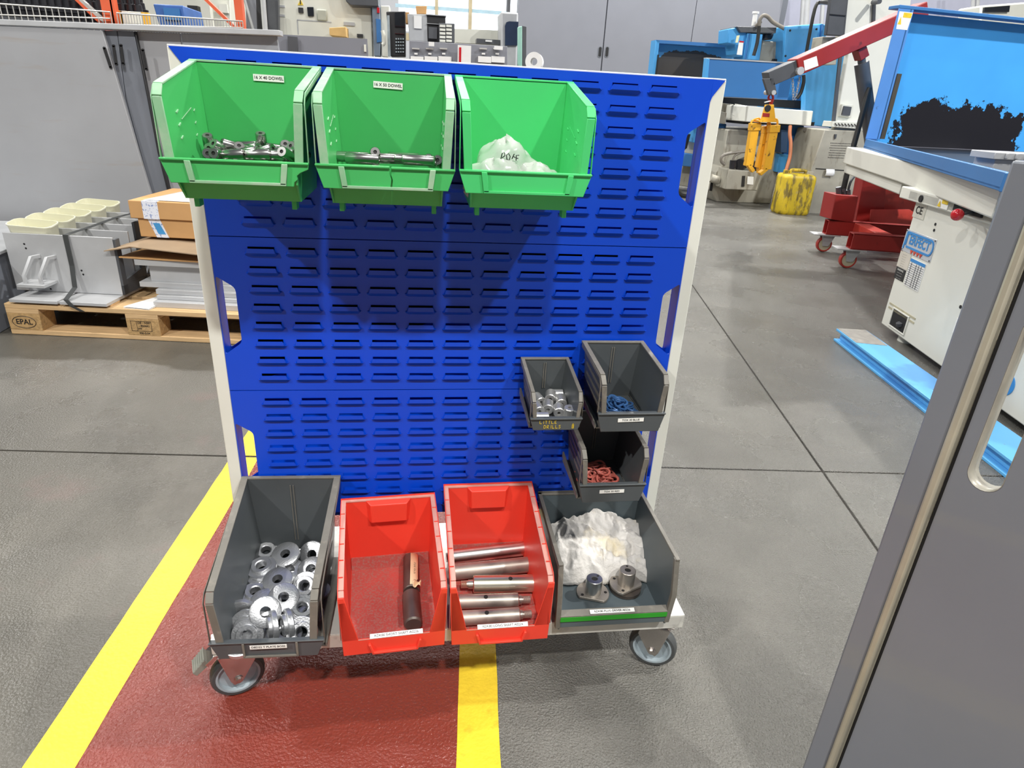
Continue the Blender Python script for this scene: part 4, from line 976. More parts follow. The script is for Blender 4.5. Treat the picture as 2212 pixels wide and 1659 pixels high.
for py in (56, 72): facebox(pn, 'red_stripe', M_ballr, 853, py, 874, py + 1.5, 7.37, .03)
b = MB()
for i in range(5):
    for j in range(4):
        c = at_y(856 + j * 5, 84 + i * 7, 7.38); b.box(c.x - .008, 7.37, c.z - .008, c.x + .008, 7.39, c.z + .008)
tag(build(b, 'push_buttons', M_hub, pn, True), kind='stuff')
b = MB(); b.tube(smoothp(ypath([(826, 66), (829, 78), (830, 92), (826, 97)], 7.3)), .02, 8); build(b, 'grab_handle', M_cream, pn, True)
facepoly(pn, 'door_edge', M_hub, [(836, 33), (841, 33), (844, 122), (838, 122)], 7.35, .03)
sf = thing('parts_cabinet', 'grey cabinet with open shelves and small pigeonholes behind the top edge of the rack', 'cabinet', (at_y(930, 70, 7).x, 7, 0))
facepoly(sf, 'side_panel', M_gtop, [(880, 30), (922, 31), (924, 90), (884, 88)], 7, .3, .004)
facebox(sf, 'notice', M_paper, 894, 34, 911, 62, 6.98, .02)
facepoly(sf, 'shelf_unit', M_black, [(922, 34), (962, 34), (964, 92), (924, 92)], 7.0, .3, .004)
facebox(sf, 'shelf_top', M_gtop, 920, 30, 964, 35, 6.97, .3); facebox(sf, 'shelf_top', M_gtop, 922, 50, 964, 54, 6.97, .1)
facebox(sf, 'dark_box', M_dgrey, 926, 58, 944, 84, 6.95, .1)
b = MB(); used2 = 0
fr = facepoly(sf, 'pigeonhole_frame', M_dgrey, [(948, 50), (982, 51), (982, 94), (948, 93)], 6.9, .1, .004)
for i in range(2):
    for j in range(5): facebox(sf, 'pigeonhole', M_cream, 950 + i * 14, 53 + j * 8, 962 + i * 14, 59 + j * 8, 6.88, .03, parent=fr)
lw = thing('drawer_unit', 'grey drawer unit with white label cards behind the top edge of the rack', 'cabinet', (at_y(940, 110, 6.6).x, 6.6, 0))
facepoly(lw, 'unit_body', M_gwall, [(884, 88), (990, 94), (992, 150), (1098, 150), (1096, 100), (1060, 96), (992, 96), (990, 160), (888, 160)][:2] + [(1096, 100), (1098, 420), (888, 420)], 6.6, .4, .004)
for x in (887, 917, 947, 1033, 1062): facebox(lw, 'label_card', M_paper, x, 121, x + 28, 136, 6.57, .03)
for x in (896, 926, 956, 1042, 1072): facebox(lw, 'handle', M_wire, x - 6, 103, x + 10, 107, 6.55, .04); facebox(lw, 'small_tag', M_paper, x - 1, 114, x + 6, 118, 6.56, .03)
facebox(lw, 'card', M_paper, 926, 90, 938, 100, 6.5, .02); facebox(lw, 'card', M_paper, 1068, 99, 1086, 108, 6.5, .02)
o = facebox(lw, 'notice', M_paper, 989, 97, 1017, 136, 6.5, .02); facebox(lw, 'red_band', M_ballr, 992, 102, 996, 134, 6.49, .01, parent=o)
wb = thing('work_bench', 'pale bench with a dark tray under the daylight window', 'bench', (at_y(1040, 80, 8).x, 8, 0))
facepoly(wb, 'bench_top', M_cream, [(980, 62), (1086, 66), (1082, 96), (984, 92)], 8, .5); o = facebox(wb, 'tray', M_dgrey, 1030, 83, 1082, 96, 7.7, .2); facebox(wb, 'tray_label', M_paper, 1049, 86, 1063, 91, 7.68, .02, parent=o)
cl = thing('white_cabinet', 'rounded white cabinet with a dark blue glass door beside the grey partition', 'cabinet', (at_y(1100, 80, 7.6).x, 7.6, 0))
facepoly(cl, 'cabinet_body', M_gtop, [(1082, 25), (1120, 27), (1110, 402), (1086, 402)], 7.6, .4, .02)
q = [at_y(*p, 7.57) for p in ((1091, 98), (1091, 56), (1094, 48), (1100, 46), (1120, 47), (1118, 98))]; b = MB(); b.prism(q, (0, .05, 0)); build(b, 'glass_door', mat('navy_glass', (46, 58, 82), .15), cl, True)
cy = thing('cardboard_box', 'brown cardboard box on top of the grey cabinet by the window', 'box', (at_y(910, 22, 7.1).x, 7.1, 0))
facepoly(cy, 'box_body', M_card, [(898, 13), (922, 13), (921, 30), (900, 30)], 7.1, .25, .004)
facebox(cy, 'carton_stack', M_card, 876, 26, 884, 50, 7.2, .2)
gpst = thing('guard_post', 'pale green upright post in front of the dark grey partition', 'post', (at_y(1127, 140, 6.8).x, 6.8, 0))
facepoly(gpst, 'post', M_teal, [(1119, 58), (1128, 56), (1127, 520), (1117, 520)], 6.8, .06, .008); facepoly(gpst, 'post_side', M_dgrey, [(1128, 56), (1137, 58), (1134, 520), (1127, 520)], 6.82, .06)
rl = MB(); Mr = Matrix.Translation(at_y(1155, 134, 6.2)) @ Matrix.Rotation(PI / 2, 4, 'X') @ Matrix.Rotation(R(-14), 4, 'Y')
rl.lathe([(.035, -.10), (.085, -.10), (.088, -.08), (.088, .10), (.035, .10)], 30, Mr); o = build(rl, 'paper_roll', M_paper); tag(o, 'big white paper roll standing behind the top edge of the rack by the green post', 'roll')
q = at_y(1155, 134, 6.2); b = MB(); b.box(q.x - .25, q.y - .15, 0, q.x + .25, q.y + .2, q.z - .09); st = build(b, 'roll_stand', M_gwall); tag(st, 'grey cabinet under the white paper roll behind the rack', 'cabinet')

# ================================================================ PALLET AND ITS LOAD
PRZ = R(-7.18)
pl = thing('wooden_pallet', 'pale wooden pallet on the floor at the left, oval stamp on its corner block', 'pallet', (-1.539, 1.861, 0), PRZ)
def wb_(name, m, x0, y0, z0, x1, y1, z1):
    b = MB(); b.box(x0, y0, z0, x1, y1, z1); return build(b, name, m, pl, bevel=.002)
for y0, y1 in ((0, .100), (.3275, .4725), (.700, .800)): wb_('bottom_board', M_wood, 0, y0, 0.001, 1.2, y1, .022)
for x0 in (0, .5275, 1.055):
    for y0, y1 in ((0, .100), (.3275, .4725), (.700, .800)):
        bl = wb_('block', M_chip, x0, y0, .022, x0 + .145, y1, .100)
        if y0 == 0 and x0 == 0:
            b = MB(); b.tube([(x0 + .070 + .052 * math.cos(a * PI / 14), -.0006, .060 + .028 * math.sin(a * PI / 14)) for a in range(28)], .0013, 5, closed=True); build(b, 'stamp_ring', M_ink, bl)
            text('EPAL', .034, M_ink, bl, (x0 + .070, -.0006, .060), (PI / 2, 0, 0), bold=.0006)
        if y0 == 0 and x0 == .5275:
            b = MB()
            for q0, q1 in (((.020, .090), (.110, .090)), ((.110, .090), (.110, .044)), ((.020, .044), (.110, .044)), ((.020, .044), (.020, .090)), ((.046, .044), (.046, .090))): b.beam((x0 + q0[0], -.0006, q0[1]), (x0 + q1[0], -.0006, q1[1]), .0012, .0012, up=(0, 1, 0))
            build(b, 'stamp_ring', M_ink, bl)
            for i, s in enumerate(('DE - NW', '- 450441', 'HT')): text(s, .014, M_ink, bl, (x0 + .078 - (.02 if i == 2 else 0), -.0006, .082 - .014 * i), (PI / 2, 0, 0), bold=.0003)
            text('990-3-04', .013, M_ink, bl, (x0 + .075, -.0006, .033), (PI / 2, 0, 0), bold=.0003)
    wb_('stringer_board', M_wood, x0, 0, .100, x0 + .145, .8, .122)
for y0, y1 in ((0, .145), (.190, .290), (.3275, .4725), (.510, .610), (.655, .800)): wb_('deck_board', M_wood, 0, y0, .122, 1.2, y1, .144)
c_, s_ = math.cos(PRZ), math.sin(PRZ)
def PW(x, y, z): return Vector((-1.539 + c_ * x - s_ * y, 1.861 + s_ * x + c_ * y, z))
def pthing(name, label, cat, x, y, z, group=None): return thing(name, label, cat, PW(x, y, z), PRZ, group)
# aluminium fixture with five bays
fx = pthing('aluminium_fixture', 'grey aluminium plate fixture with five bays on the left half of the pallet', 'fixture', 0.2, 0.1, 0.144)
def fb(name, m, x0, y0, z0, x1, y1, z1, bev=.001, par=None):
    b = MB(); b.box(x0 - .2, y0 - .1, z0 - .144, x1 - .2, y1 - .1, z1 - .144); return build(b, name, m, par or fx, bevel=bev)
fb('foot_board', M_wood, .04, .02, .1445, .46, .10, .154); fb('foot_board', M_wood, .04, .5, .1445, .46, .60, .154)
fb('base_plate', M_alup, .035, -.010, .154, .245, .70, .168); fb('base_plate', M_alup, .255, -.010, .154, .462, .70, .168)
for k in range(5):
    y0 = .125 + .128 * k
    fb('bay_plate', M_alup, -.020, y0, .170, .462, y0 + .010, .432 + .004 * k)
    b = MB(); b.box(-.03, y0 + .010 - .1, .20 - .144, 0.0, y0 + .05 - .1, .30 - .144); build(b, 'slide_block', M_alup, fx)
# side frame with two openings, seen edge on at the right of the bays
b = MB(); X = .462 - .2
def sp(pts, x=X, t=.012): b.prism([(x, p[0] - .1, p[1] - .144) for p in pts], (t, 0, 0))
sp([(.125, .170), (.76, .170), (.76, .215), (.125, .215)]); sp([(.125, .170), (.16, .170), (.16, .425), (.125, .425)]); sp([(.30, .38), (.76, .38), (.76, .47), (.30, .47)]); sp([(.30, .170), (.335, .170), (.335, .47), (.30, .47)])
sp([(.34, .22), (.36, .22), (.56, .40), (.53, .40)]); sp([(.70, .17), (.76, .17), (.76, .47), (.70, .47)]); sp([(.16, .215), (.30, .215), (.30, .255), (.16, .235)])
build(b, 'side_frame', M_dgrey, fx, bevel=.001)
for i, (yy, zz) in enumerate(((.34, .445), (.34, .425), (.34, .405))): 
    b = MB(); b.cyl((X + .0125, yy - .095, zz - .144), (X + .0135, yy - .095, zz - .144), .006, n=12); build(b, 'bolt_hole', M_paper, fx)
for x, z in ((.066, .385), (.069, .366), (.296, .276), (.300, .258), (.132, .200), (.136, .182)):
    b = MB(); b.cyl((x - .2, .0243, z - .144), (x - .2, .0252, z - .144), .0045, n=12); build(b, 'bolt_hole', M_slot, fx)
br = MB()
for x in (.085, .155):
    br.prism([(x - .2 + .03, .024, .325 - .144), (x - .2 + .03, .024, .342 - .144), (x - .2 + .012, -.010, .340 - .144), (x - .2 - .008, -.055, .262 - .144), (x - .2 - .008, -.055, .225 - .144), (x - .2 - .008, -.040, .225 - .144), (x - .2 - .008, -.042, .256 - .144), (x - .2 + .014, .0, .326 - .144)], (.012, 0, 0))
br.box(.055 - .2, -.068, .212 - .144, .175 - .2, .024, .225 - .144)
build(br, 'clamp_bracket', M_alup, fx, bevel=.001)
# tubs
b = MB()
def tubring(z, s, wx2=.100, wy=.048, r=.03): return [(x, y, z) for x, y in rrect(-wx2 * s, -wy * s, wx2 * s, wy * s, r * s)]
rings_ = [tubring(0, .84), tubring(.10, .96), tubring(.105, 1.0), tubring(.110, 1.0), tubring(.110, .95), tubring(.10, .94), tubring(.006, .82)]
n_ = len(rings_[0]); vs = [v for r_ in rings_ for v in r_]; fs = []
for k in range(len(rings_) - 1):
    for i in range(n_): fs.append((k * n_ + i, k * n_ + (i + 1) % n_, (k + 1) * n_ + (i + 1) % n_, (k + 1) * n_ + i))
fs += [tuple(range(n_))[::-1], tuple(range(6 * n_, 7 * n_))]
b._add(vs, fs); tb_ = build(b, 'plastic_tub', M_tub)
labs = ['nearest', 'second nearest', 'middle', 'second farthest', 'farthest']
for k in range(5):
    o = tb_ if k == 0 else dup(tb_)
    o.location = PW(.085, .192 + .128 * k, .362 + .004 * k); o.rotation_euler = (R(9), R(2), PRZ)
    tag(o, '%s cream plastic tub of the five held in the aluminium fixture' % labs[k], 'tub', 'cream tubs in the aluminium fixture')
for k in range(5):
    b = MB(); b.box(-.02 - .2, .145 + .128 * k - .1, .350 - .144, .19 - .2, .240 + .128 * k - .1, .360 - .144); build(b, 'tub_shelf', M_alup, fx)
# strap
b = MB()
def band(P, w_=.014):
    P = [Vector(p) for p in P]
    for i in range(len(P) - 1):
        a, c = P[i], P[i + 1]; v = Vector((c_, s_, 0)) * w_ / 2
        o_ = Vector((0, 0, .0015)) if abs((c - a).z) < abs((c - a).y) + .02 else Vector((s_, -c_, 0)) * .0015
        b.hexa([a - v, a + v, c + v, c - v, a - v + o_, a + v + o_, c + v + o_, c - v + o_])
band([PW(.300, .72, .452), PW(.275, .50, .448), PW(.275, .26, .441), PW(.262, .118, .436), PW(.266, .112, .30), PW(.272, .090, .205), PW(.284, -.006, .176), PW(.312, -.016, .150), PW(.345, -.006, .125)], .022)
o = build(b, 'strap', M_strap); tag(o, 'dark grey strap drawn over the aluminium fixture down to the pallet', 'strap')
# cartons, flaps, plates
def pbox(name, label, cat, m, x0, y0, z0, x1, y1, z1, bev=.003, group=None):
    t = pthing(name, label, cat, x0, y0, z0, group); b = MB(); b.box(0, 0, 0, x1 - x0, y1 - y0, z1 - z0); build(b, {'box': 'carton_body', 'plate': 'plate_body'}.get(cat, 'body'), m, t, bevel=bev); return t
c1_ = pbox('cardboard_box', 'upper flat cardboard box with a white sheet on top and printed tape', 'box', M_card, .520, .20, .510, 1.05, .62, .588)
b = MB(); b.box(.06, -.0008, -.02 + .02, .13, 0, .078); b.box(.06, -.0008, .078, .13, .1, .0788); build(b, 'packing_tape', M_ptape, c1_)
c2_ = pbox('cardboard_box', 'lower flat cardboard box under the taped one', 'box', M_card, .545, .21, .4265, 1.05, .60, .509)
b = MB(); b.hexa([(.075, -.0008, .0), (.130, -.0008, .0), (.130, 0, 0), (.075, 0, 0), (.045, -.0008, .0825), (.100, -.0008, .0825), (.1, 0, .0825), (.045, 0, .0825)]); t2 = build(b, 'packing_tape', M_ptape, c2_); b = MB(); b.hexa([(.085, -.0012, .015), (.118, -.0012, .015), (.118, -.0008, .015), (.085, -.0008, .015), (.066, -.0012, .065), (.096, -.0012, .065), (.096, -.0008, .065), (.066, -.0008, .065)]); build(b, 'tape_print', M_tapeb, t2)
b = MB(); b.grid(lambda u_, v: (.03 + .36 * u_ + .04 * v, .02 + .3 * v, .589 - .51 + .003 * math.sin(u_ * 6) * math.sin(v * 5) + .001), 10, 8); o = build(b, 'paper_sheet', M_paper, solid=.0006); o.location = PW(.55, .20, .511); o.rotation_euler = (0, 0, PRZ); tag(o, 'white printed sheet lying on the upper cardboard box', 'paper')
def sheet(name, label, cat, m, pts, th=.004):
    b = MB(); b.prism([PW(*p) for p in pts], (0, 0, th)); o = build(b, name, m); o['label'] = label; o['category'] = cat; return o
sheet('cardboard_sheet', 'bent grey brown cardboard flap sticking out above the aluminium plates', 'cardboard', M_cardd, [(.430, .10, .375), (.56, .08, .405), (1.0, .06, .380), (1.0, .50, .4205), (.60, .50, .4205)])
sheet('cardboard_sheet', 'lower torn cardboard flap lying on the aluminium plates', 'cardboard', M_card, [(.480, .12, .345), (1.0, .10, .345), (1.0, .50, .345), (.52, .50, .345)], .006)
ps = pthing('aluminium_plate_stack', 'stack of thick aluminium plates and bars on the right half of the pallet', 'plates', .54, .10, .144)
for (x0, y0, z0, x1, y1, z1) in ((.545, .12, .315, 1.05, .5, .342), (.590, .15, .236, 1.05, .5, .315), (.545, .13, .212, 1.05, .5, .236), (.63, .10, .190, 1.08, .5, .212), (.64, .08, .172, 1.08, .5, .189), (.640, .045, .1445, 1.10, .5, .171)):
    b = MB(); b.box(x0 - .54, y0 - .1, z0 - .144, x1 - .54, y1 - .1, z1 - .144); build(b, 'plate', M_alup, ps, bevel=.0015)
b = MB(); b.prism([PW(*p) for p in ((.520, .012, .1445), (.640, .002, .1445), (.660, .125, .150), (.600, .150, .150))], (0, 0, .002)); b.prism([PW(*p) for p in ((.522, .010, .152), (.640, .000, .149), (.660, .125, .157), (.600, .150, .160))], (0, 0, .001)); o = build(b, 'folded_paper', M_paper); tag(o, 'folded white paper at the pallet edge beside the aluminium plates', 'paper')

# ================================================================ WORN BLUE PANEL MATERIAL (paint worn through to black in one patch)
def worn_mat(name, blue, black, cx, cz, rx, rz, amp=0.55, sc=9):
    m = mat(name, blue, 0.35, var=0.03, vscale=3); nt = m.node_tree; N = nt.nodes; L = nt.links; p = N['Principled BSDF']
    src = p.inputs['Base Color'].links[0].from_socket
    tc = N.new('ShaderNodeTexCoord'); s = N.new('ShaderNodeSeparateXYZ'); L.new(tc.outputs['Object'], s.inputs[0])
    def ax(out, c, r_):
        a = N.new('ShaderNodeMath'); a.operation = 'SUBTRACT'; L.new(out, a.inputs[0]); a.inputs[1].default_value = c
        d = N.new('ShaderNodeMath'); d.operation = 'DIVIDE'; L.new(a.outputs[0], d.inputs[0]); d.inputs[1].default_value = r_
        e = N.new('ShaderNodeMath'); e.operation = 'POWER'; L.new(d.outputs[0], e.inputs[0]); e.inputs[1].default_value = 2
        ab = N.new('ShaderNodeMath'); ab.operation = 'ABSOLUTE'; L.new(d.outputs[0], ab.inputs[0]); f = N.new('ShaderNodeMath'); f.operation = 'POWER'; L.new(ab.outputs[0], f.inputs[0]); f.inputs[1].default_value = 3
        return f.outputs[0]
    add = N.new('ShaderNodeMath'); L.new(ax(s.outputs['X'], cx, rx), add.inputs[0]); L.new(ax(s.outputs['Z'], cz, rz), add.inputs[1])
    n = N.new('ShaderNodeTexNoise'); n.inputs['Scale'].default_value = sc; n.inputs['Detail'].default_value = 10; n.inputs['Roughness'].default_value = .72; L.new(tc.outputs['Object'], n.inputs['Vector'])
    mm = N.new('ShaderNodeMath'); mm.operation = 'MULTIPLY_ADD'; L.new(n.outputs['Fac'], mm.inputs[0]); mm.inputs[1].default_value = amp * 4; L.new(add.outputs[0], mm.inputs[2])
    lt = N.new('ShaderNodeMath'); lt.operation = 'LESS_THAN'; L.new(mm.outputs[0], lt.inputs[0]); lt.inputs[1].default_value = 1 + amp * 2
    mx = N.new('ShaderNodeMix'); mx.data_type = 'RGBA'; L.new(lt.outputs[0], mx.inputs['Factor']); L.new(src, mx.inputs[6]); mx.inputs[7].default_value = (*[(v / 255) ** 2.2 for v in black], 1)
    L.new(mx.outputs[2], p.inputs['Base Color']); return m

# ================================================================ NEAR GRINDER (right)
FA = Vector((2.851, 1.99, 0)); FB = Vector((2.589, .755, 0)); ft = (FB - FA).normalized(); fo = Vector((ft.y, -ft.x, 0))   # fo points out of the face (to the left)
if fo.x > 0: fo = -fo
def F(u, z, out=0.0): p = FA + ft * u + fo * out; return Vector((p.x, p.y, z))
gr = thing('surface_grinder', 'white grinding machine with big blue splash guard, nearest at the right', 'machine', (FA.x + .4, FA.y - .5, 0))
b = MB()
b.prism([F(0, .045), F(1.9, .045), F(1.9, .045, -1.3), F(0, .045, -1.3)], (0, 0, .665))
b.prism([F(-.14, .71, .03), F(1.9, .71, .03), F(1.9, .71, -1.3), F(-.14, .71, -1.3)], (0, 0, .06))
body = build(b, 'machine_body', M_mach, gr, True, bevel=.006)
b = MB(); b.prism([F(-.04, .716, .0), F(-.04, .716, .03), F(1.9, .716, .03), F(1.9, .716, .0)], (0, 0, .045)); build(b, 'upper_cowl', M_mach, gr, True, bevel=.004)
S0, S1, S2, S3 = at_z(1829, 317, .88), at_z(1905, 321, .88), at_z(1954, 347, .88), at_z(2165, 404, .88)
inn = Vector((.95, .2, 0))
b = MB(); b.prism([Vector((q.x, q.y, .76)) for q in (S0, S2, S3, S3 + inn * 1.5, S1 + inn * .9, S1)], (0, 0, .12)); build(b, 'saddle', M_mach, gr, True, bevel=.008)
b = MB(); b.prism([Vector((q.x, q.y, .69)) + inn * .03 for q in (S0, S2, S2 + inn * .5, S0 + inn * .5)], (0, 0, .066)); build(b, 'saddle_skirt', M_mach, gr, True, bevel=.008)
# tray and splash guard
T0, T1, T2 = at_z(1870, 300, .945), at_z(1897, 304, .945), at_z(2181, 374, .945)
gd_ = Vector((.994, .105, 0)); bk = Vector((-.105, .994, 0)) * .10
b = MB()
TE = T2 + gd_ * 1.4; TF = T0 + gd_ * 3.0
b.prism([Vector((q.x, q.y, .885)) for q in (T0, T2, TE, TF)], (0, 0, .012))
for a, c in ((T0, T2), (T2, TE)):
    n_ = Vector(((c - a).y, -(c - a).x, 0)).normalized()
    if n_.dot(Vector((-1, -1, 0))) < 0: n_ = -n_
    b.hexa([Vector((a.x, a.y, .880)), Vector((c.x, c.y, .880)), Vector((c.x, c.y, .880)) - n_ * .02, Vector((a.x, a.y, .880)) - n_ * .02, Vector((a.x, a.y, .945)), Vector((c.x, c.y, .945)), Vector((c.x, c.y, .945)) - n_ * .02, Vector((a.x, a.y, .945)) - n_ * .02])
build(b, 'tray', M_mblue, gr, True, bevel=.003)
b = MB(); q0, q1 = T0 + gd_ * .1 + Vector((0, 0, -.044)), TF; b.prism([Vector((q.x, q.y, .8985)) for q in (T0 + gd_ * .15, T2 + gd_ * .08, TE, TF)], (0, 0, .003)); build(b, 'tray_floor', mat('oily_black_tray', (40, 40, 44), .3, var=.1, vscale=8), gr, True)
HT = 0.0
d_ = _ray(1945, 10); k_ = ((T0.x - CAM_C.x) * d_.x + (T0.y - CAM_C.y) * d_.y) / (d_.x ** 2 + d_.y ** 2); ZT = (CAM_C + d_ * k_).z
# left flange strip, recessed back panel, top hood
b = MB(); w_ = gd_ * .128
b.hexa([T0, T0 + w_, T0 + w_ + bk * .06, T0 + bk * .06] + [Vector((q.x, q.y, ZT)) for q in (T0, T0 + w_, T0 + w_ + bk * .06, T0 + bk * .06)]); build(b, 'side_flange', mat('guard_blue_paint', (84, 140, 212), .42, var=.02, spots=[((50, 60, 74), 9, .68, .03, .6)]), gr, True, bevel=.004)
def gp_(u, z, dd=1.0): q = T0 + gd_ * u + bk * dd; return Vector((q.x, q.y, z))
bpm = worn_mat('worn_blue_guard_paint', (72, 166, 242), (34, 34, 40), 1.30 , .95, .62, .30, .85, 6)
b = MB(); b.prism([gp_(.10, .90), gp_(3.2, .90), gp_(3.2, ZT - .03), gp_(.10, ZT - .03)], (0, .01, 0)); bp_ = build(b, 'back_panel', bpm, gr, True)
b = MB(); b.hexa([T0 + gd_ * .10 + Vector((0, 0, -.04)), T0 + gd_ * .11 + Vector((0, 0, -.04)), gp_(.11, .90), gp_(.10, .90), gp_(.10, ZT, 0), gp_(.11, ZT, 0), gp_(.11, ZT), gp_(.10, ZT)]); build(b, 'side_wall', M_mblue, gr, True)
b = MB(); b.hexa([gp_(.0, ZT - .022, -.02), gp_(3.2, ZT - .022, -.02), gp_(3.2, ZT - .022, 1.05), gp_(.0, ZT - .022, 1.05), gp_(.0, ZT, -.02), gp_(3.2, ZT, -.02), gp_(3.2, ZT, 1.05), gp_(.0, ZT, 1.05)]); build(b, 'top_hood', M_mblue, gr, True, bevel=.003)
zs_ = T0.z; b = MB(); b.hexa([gp_(.128, .95, -.06), gp_(.165, .95, -.06), gp_(.165, .95, .1), gp_(.128, .95, .1), gp_(.128, 1.40, -.06), gp_(.165, 1.40, -.06), gp_(.165, 1.40, .1), gp_(.128, 1.40, .1)]); build(b, 'rubber_seal', mat('grey_black_rubber_seal', (66, 62, 54), .7, var=.1), gr, True)
# warning sticker at the flange top
b = MB(); b.hexa([gp_(.02, ZT - .15, -.005), gp_(.115, ZT - .15, -.005), gp_(.115, ZT - .15, 0), gp_(.02, ZT - .15, 0), gp_(.01, ZT - .04, -.005), gp_(.125, ZT - .04, -.005), gp_(.125, ZT - .04, 0), gp_(.01, ZT - .04, 0)]); wl = build(b, 'warning_label', M_label, gr, True)
b = MB(); b.hexa([gp_(.05, ZT - .075, -.010), gp_(.12, ZT - .075, -.010), gp_(.12, ZT - .075, -.006), gp_(.05, ZT - .075, -.006), gp_(.05, ZT - .045, -.010), gp_(.12, ZT - .045, -.010), gp_(.12, ZT - .045, -.006), gp_(.05, ZT - .045, -.006)]); b.prism([gp_(.02, ZT - .12, -.01), gp_(.05, ZT - .12, -.01), gp_(.035, ZT - .07, -.01)], (0, .001, 0)); build(b, 'yellow_band', M_yel, wl, True)
# chuck on the tray
c0 = at_z(2150, 372, .90)
b = MB(); b.box(c0.x - .02, c0.y, .90, c0.x + .35, c0.y + .12, .955); b.box(c0.x - .05, c0.y - .02, .955, c0.x + .35, c0.y + .12, .985)
for i in range(4): b.box(c0.x - .0 + .05 * i, c0.y - .03, .960, c0.x + .012 + .05 * i, c0.y - .02, .984)
build(b, 'magnetic_chuck', M_alup, gr, True, bevel=.003)
# face fittings --------------------------------------------------
frot = Matrix((( ft.x, 0, fo.x), (ft.y, 0, fo.y), (0, 1, 0))).to_euler()
def fplate(name, m, u0, z0, u1, z1, out=.003, t=.003, par=None, bev=0):
    b = MB(); b.hexa([F(u0, z0, out), F(u1, z0, out), F(u1, z0, out - t), F(u0, z0, out - t), F(u0, z1, out), F(u1, z1, out), F(u1, z1, out - t), F(u0, z1, out - t)])
    return build(b, name, m, par or gr, True, bevel=bev)
def ftext(s, size, m, u, z, par, out=.0045, bold=.0, sx=1.0, name='lettering', align='CENTER'):
    q = F(u, z, out) - gr.location; return text(s, size, m, par, q, frot, name=name, bold=bold, sx=sx, align=align)
M_ablue = mat('sign_blue', (60, 140, 208), .4); M_ared = mat('sign_red', (206, 70, 50), .4)
pl_ = fplate('nameplate', mat('brushed_nameplate', (206, 210, 216), .3, .3, var=.05, vscale=20), -.012, .455, .292, .568, bev=.002)
ftext('ERFECT', .064, M_ablue, .150, .522, pl_, bold=.0022, sx=.95)
b = MB()
def fbar(u0, z0, u1, z1, w2=.010, out=.005): b.beam(F(u0, z0, out), F(u1, z1, out), w2, .002, up=tuple(fo))
fbar(.012, .556, .255, .556); fbar(.012, .556, .004, .470); fbar(.03, .484, .255, .484); 
arc = [F(.255 + .030 * math.sin(a), .520 + .036 * math.cos(a), .005) for a in [PI * i / 10 for i in range(11)]]
for i in range(10): b.beam(arc[i], arc[i + 1], .010, .002, up=tuple(fo))
fbar(.020, .550, .020, .49, .008); fbar(.022, .550, .05, .550, .008)
build(b, 'logo_outline', M_ablue, pl_, True)
b = MB()
for i in range(4): b.prism([F(.085 + .032 * i, .476, .0045), F(.113 + .032 * i, .476, .0045), F(.099 + .032 * i, .456 + .0, .0045)], tuple(fo * .001))
build(b, 'logo_triangles', M_ared, pl_, True)
b = MB()
for u_, z_ in ((-.004, .561), (.284, .561), (-.004, .463), (.284, .463)): b.cyl(F(u_, z_, .003), F(u_, z_, .0055), .004, n=8)
build(b, 'rivets', M_dgrey, pl_, True)
sp_ = fplate('spec_plate', mat('pale_grey_plate', (206, 200, 188), .4, var=.06), -.010, .372, .105, .452)
tb1 = fplate('black_caution_plate', M_black, -.004, .308, .098, .368)
for i in range(4): ftext('---- --- -----' if i else 'WARNING', .012 if i else .014, M_label, .047, .358 - .014 * i, tb1)
for i in range(6): ftext('----- -- ---', .011, M_ink, .045, .442 - .012 * i, sp_)
ch = fplate('lubrication_chart', M_paper, .115, .300, .265, .440); fplate('chart_header', M_ablue, .115, .424, .265, .440, out=.0045, t=.001, par=ch)
b = MB()
for i in range(11): fbar(.118, .308 + .0105 * i, .262, .308 + .0105 * i, .0010, .0042)
for uu in (.135, .185, .21, .235): fbar(uu, .304, uu, .422, .0010, .0042)
build(b, 'chart_lines', M_dgrey, ch, True)
ce = fplate('ce_plate', mat('speckled_plate', (206, 204, 192), .5, var=.08, vscale=60), .000, .634, .115, .712)
ftext('CE', .052, M_ink, .055, .672, ce, bold=.0008, sx=1.1)
wp = fplate('warning_label', M_label, .262, .718, .350, .758, out=.034); fplate('yellow_band', M_yel, .297, .741, .350, .758, out=.0365, t=.001, par=wp)
b = MB(); b.prism([F(.266, .724, .0365), F(.293, .724, .0365), F(.2795, .752, .0365)], tuple(fo * .001)); build(b, 'warning_triangle', M_yel, wp, True)
b = MB(); b.cyl(F(.095, .735, .03), F(.095, .735, .037), .017, n=20); build(b, 'round_hole', M_slot, gr, True)
for u_, z_ in ((.235, .634), (.240, .606)): b = MB(); b.cyl(F(u_, z_, -.002), F(u_, z_, .003), .007, n=12); build(b, 'screw_hole', M_slot, gr, True)
b = MB(); b.beam(F(.41, .742, .035), F(.63, .742, .035), .030, .012, up=tuple(fo)); build(b, 'lever_slot', M_slot, gr, True)
b = MB(); b.cyl(F(.56, .742, .03), F(.60, .730, .11), .006, n=10); lv_ = build(b, 'lever', M_dgrey, gr, True)
b = MB(); Ms = Matrix.Translation(F(.60, .730, .12)); b.lathe([(.026 * math.sin(PI * i / 12), -.026 * math.cos(PI * i / 12)) for i in range(13)], 20, Ms, closed=False); build(b, 'red_knob', M_ballr, lv_, True)
for i in range(2): fplate('tape_strip', mat('yellowed_tape', (182, 176, 150), .6, var=.08, vscale=30), .03, .168 - .022 * i, .32, .178 - .022 * i, out=.002, t=.002)
b = MB(); b.prism([F(.095, .072, .002), F(.255, .072, .002), F(.255, .160, .002), F(.095, .160, .002)], tuple(-fo * .001)); rc = build(b, 'opening_backing', M_slot, gr, True)
b = MB(); b.cyl(F(.20, .10, .0), F(.20, .115, .006), .02, n=12); build(b, 'pipe_stub', M_dgrey, gr, True)
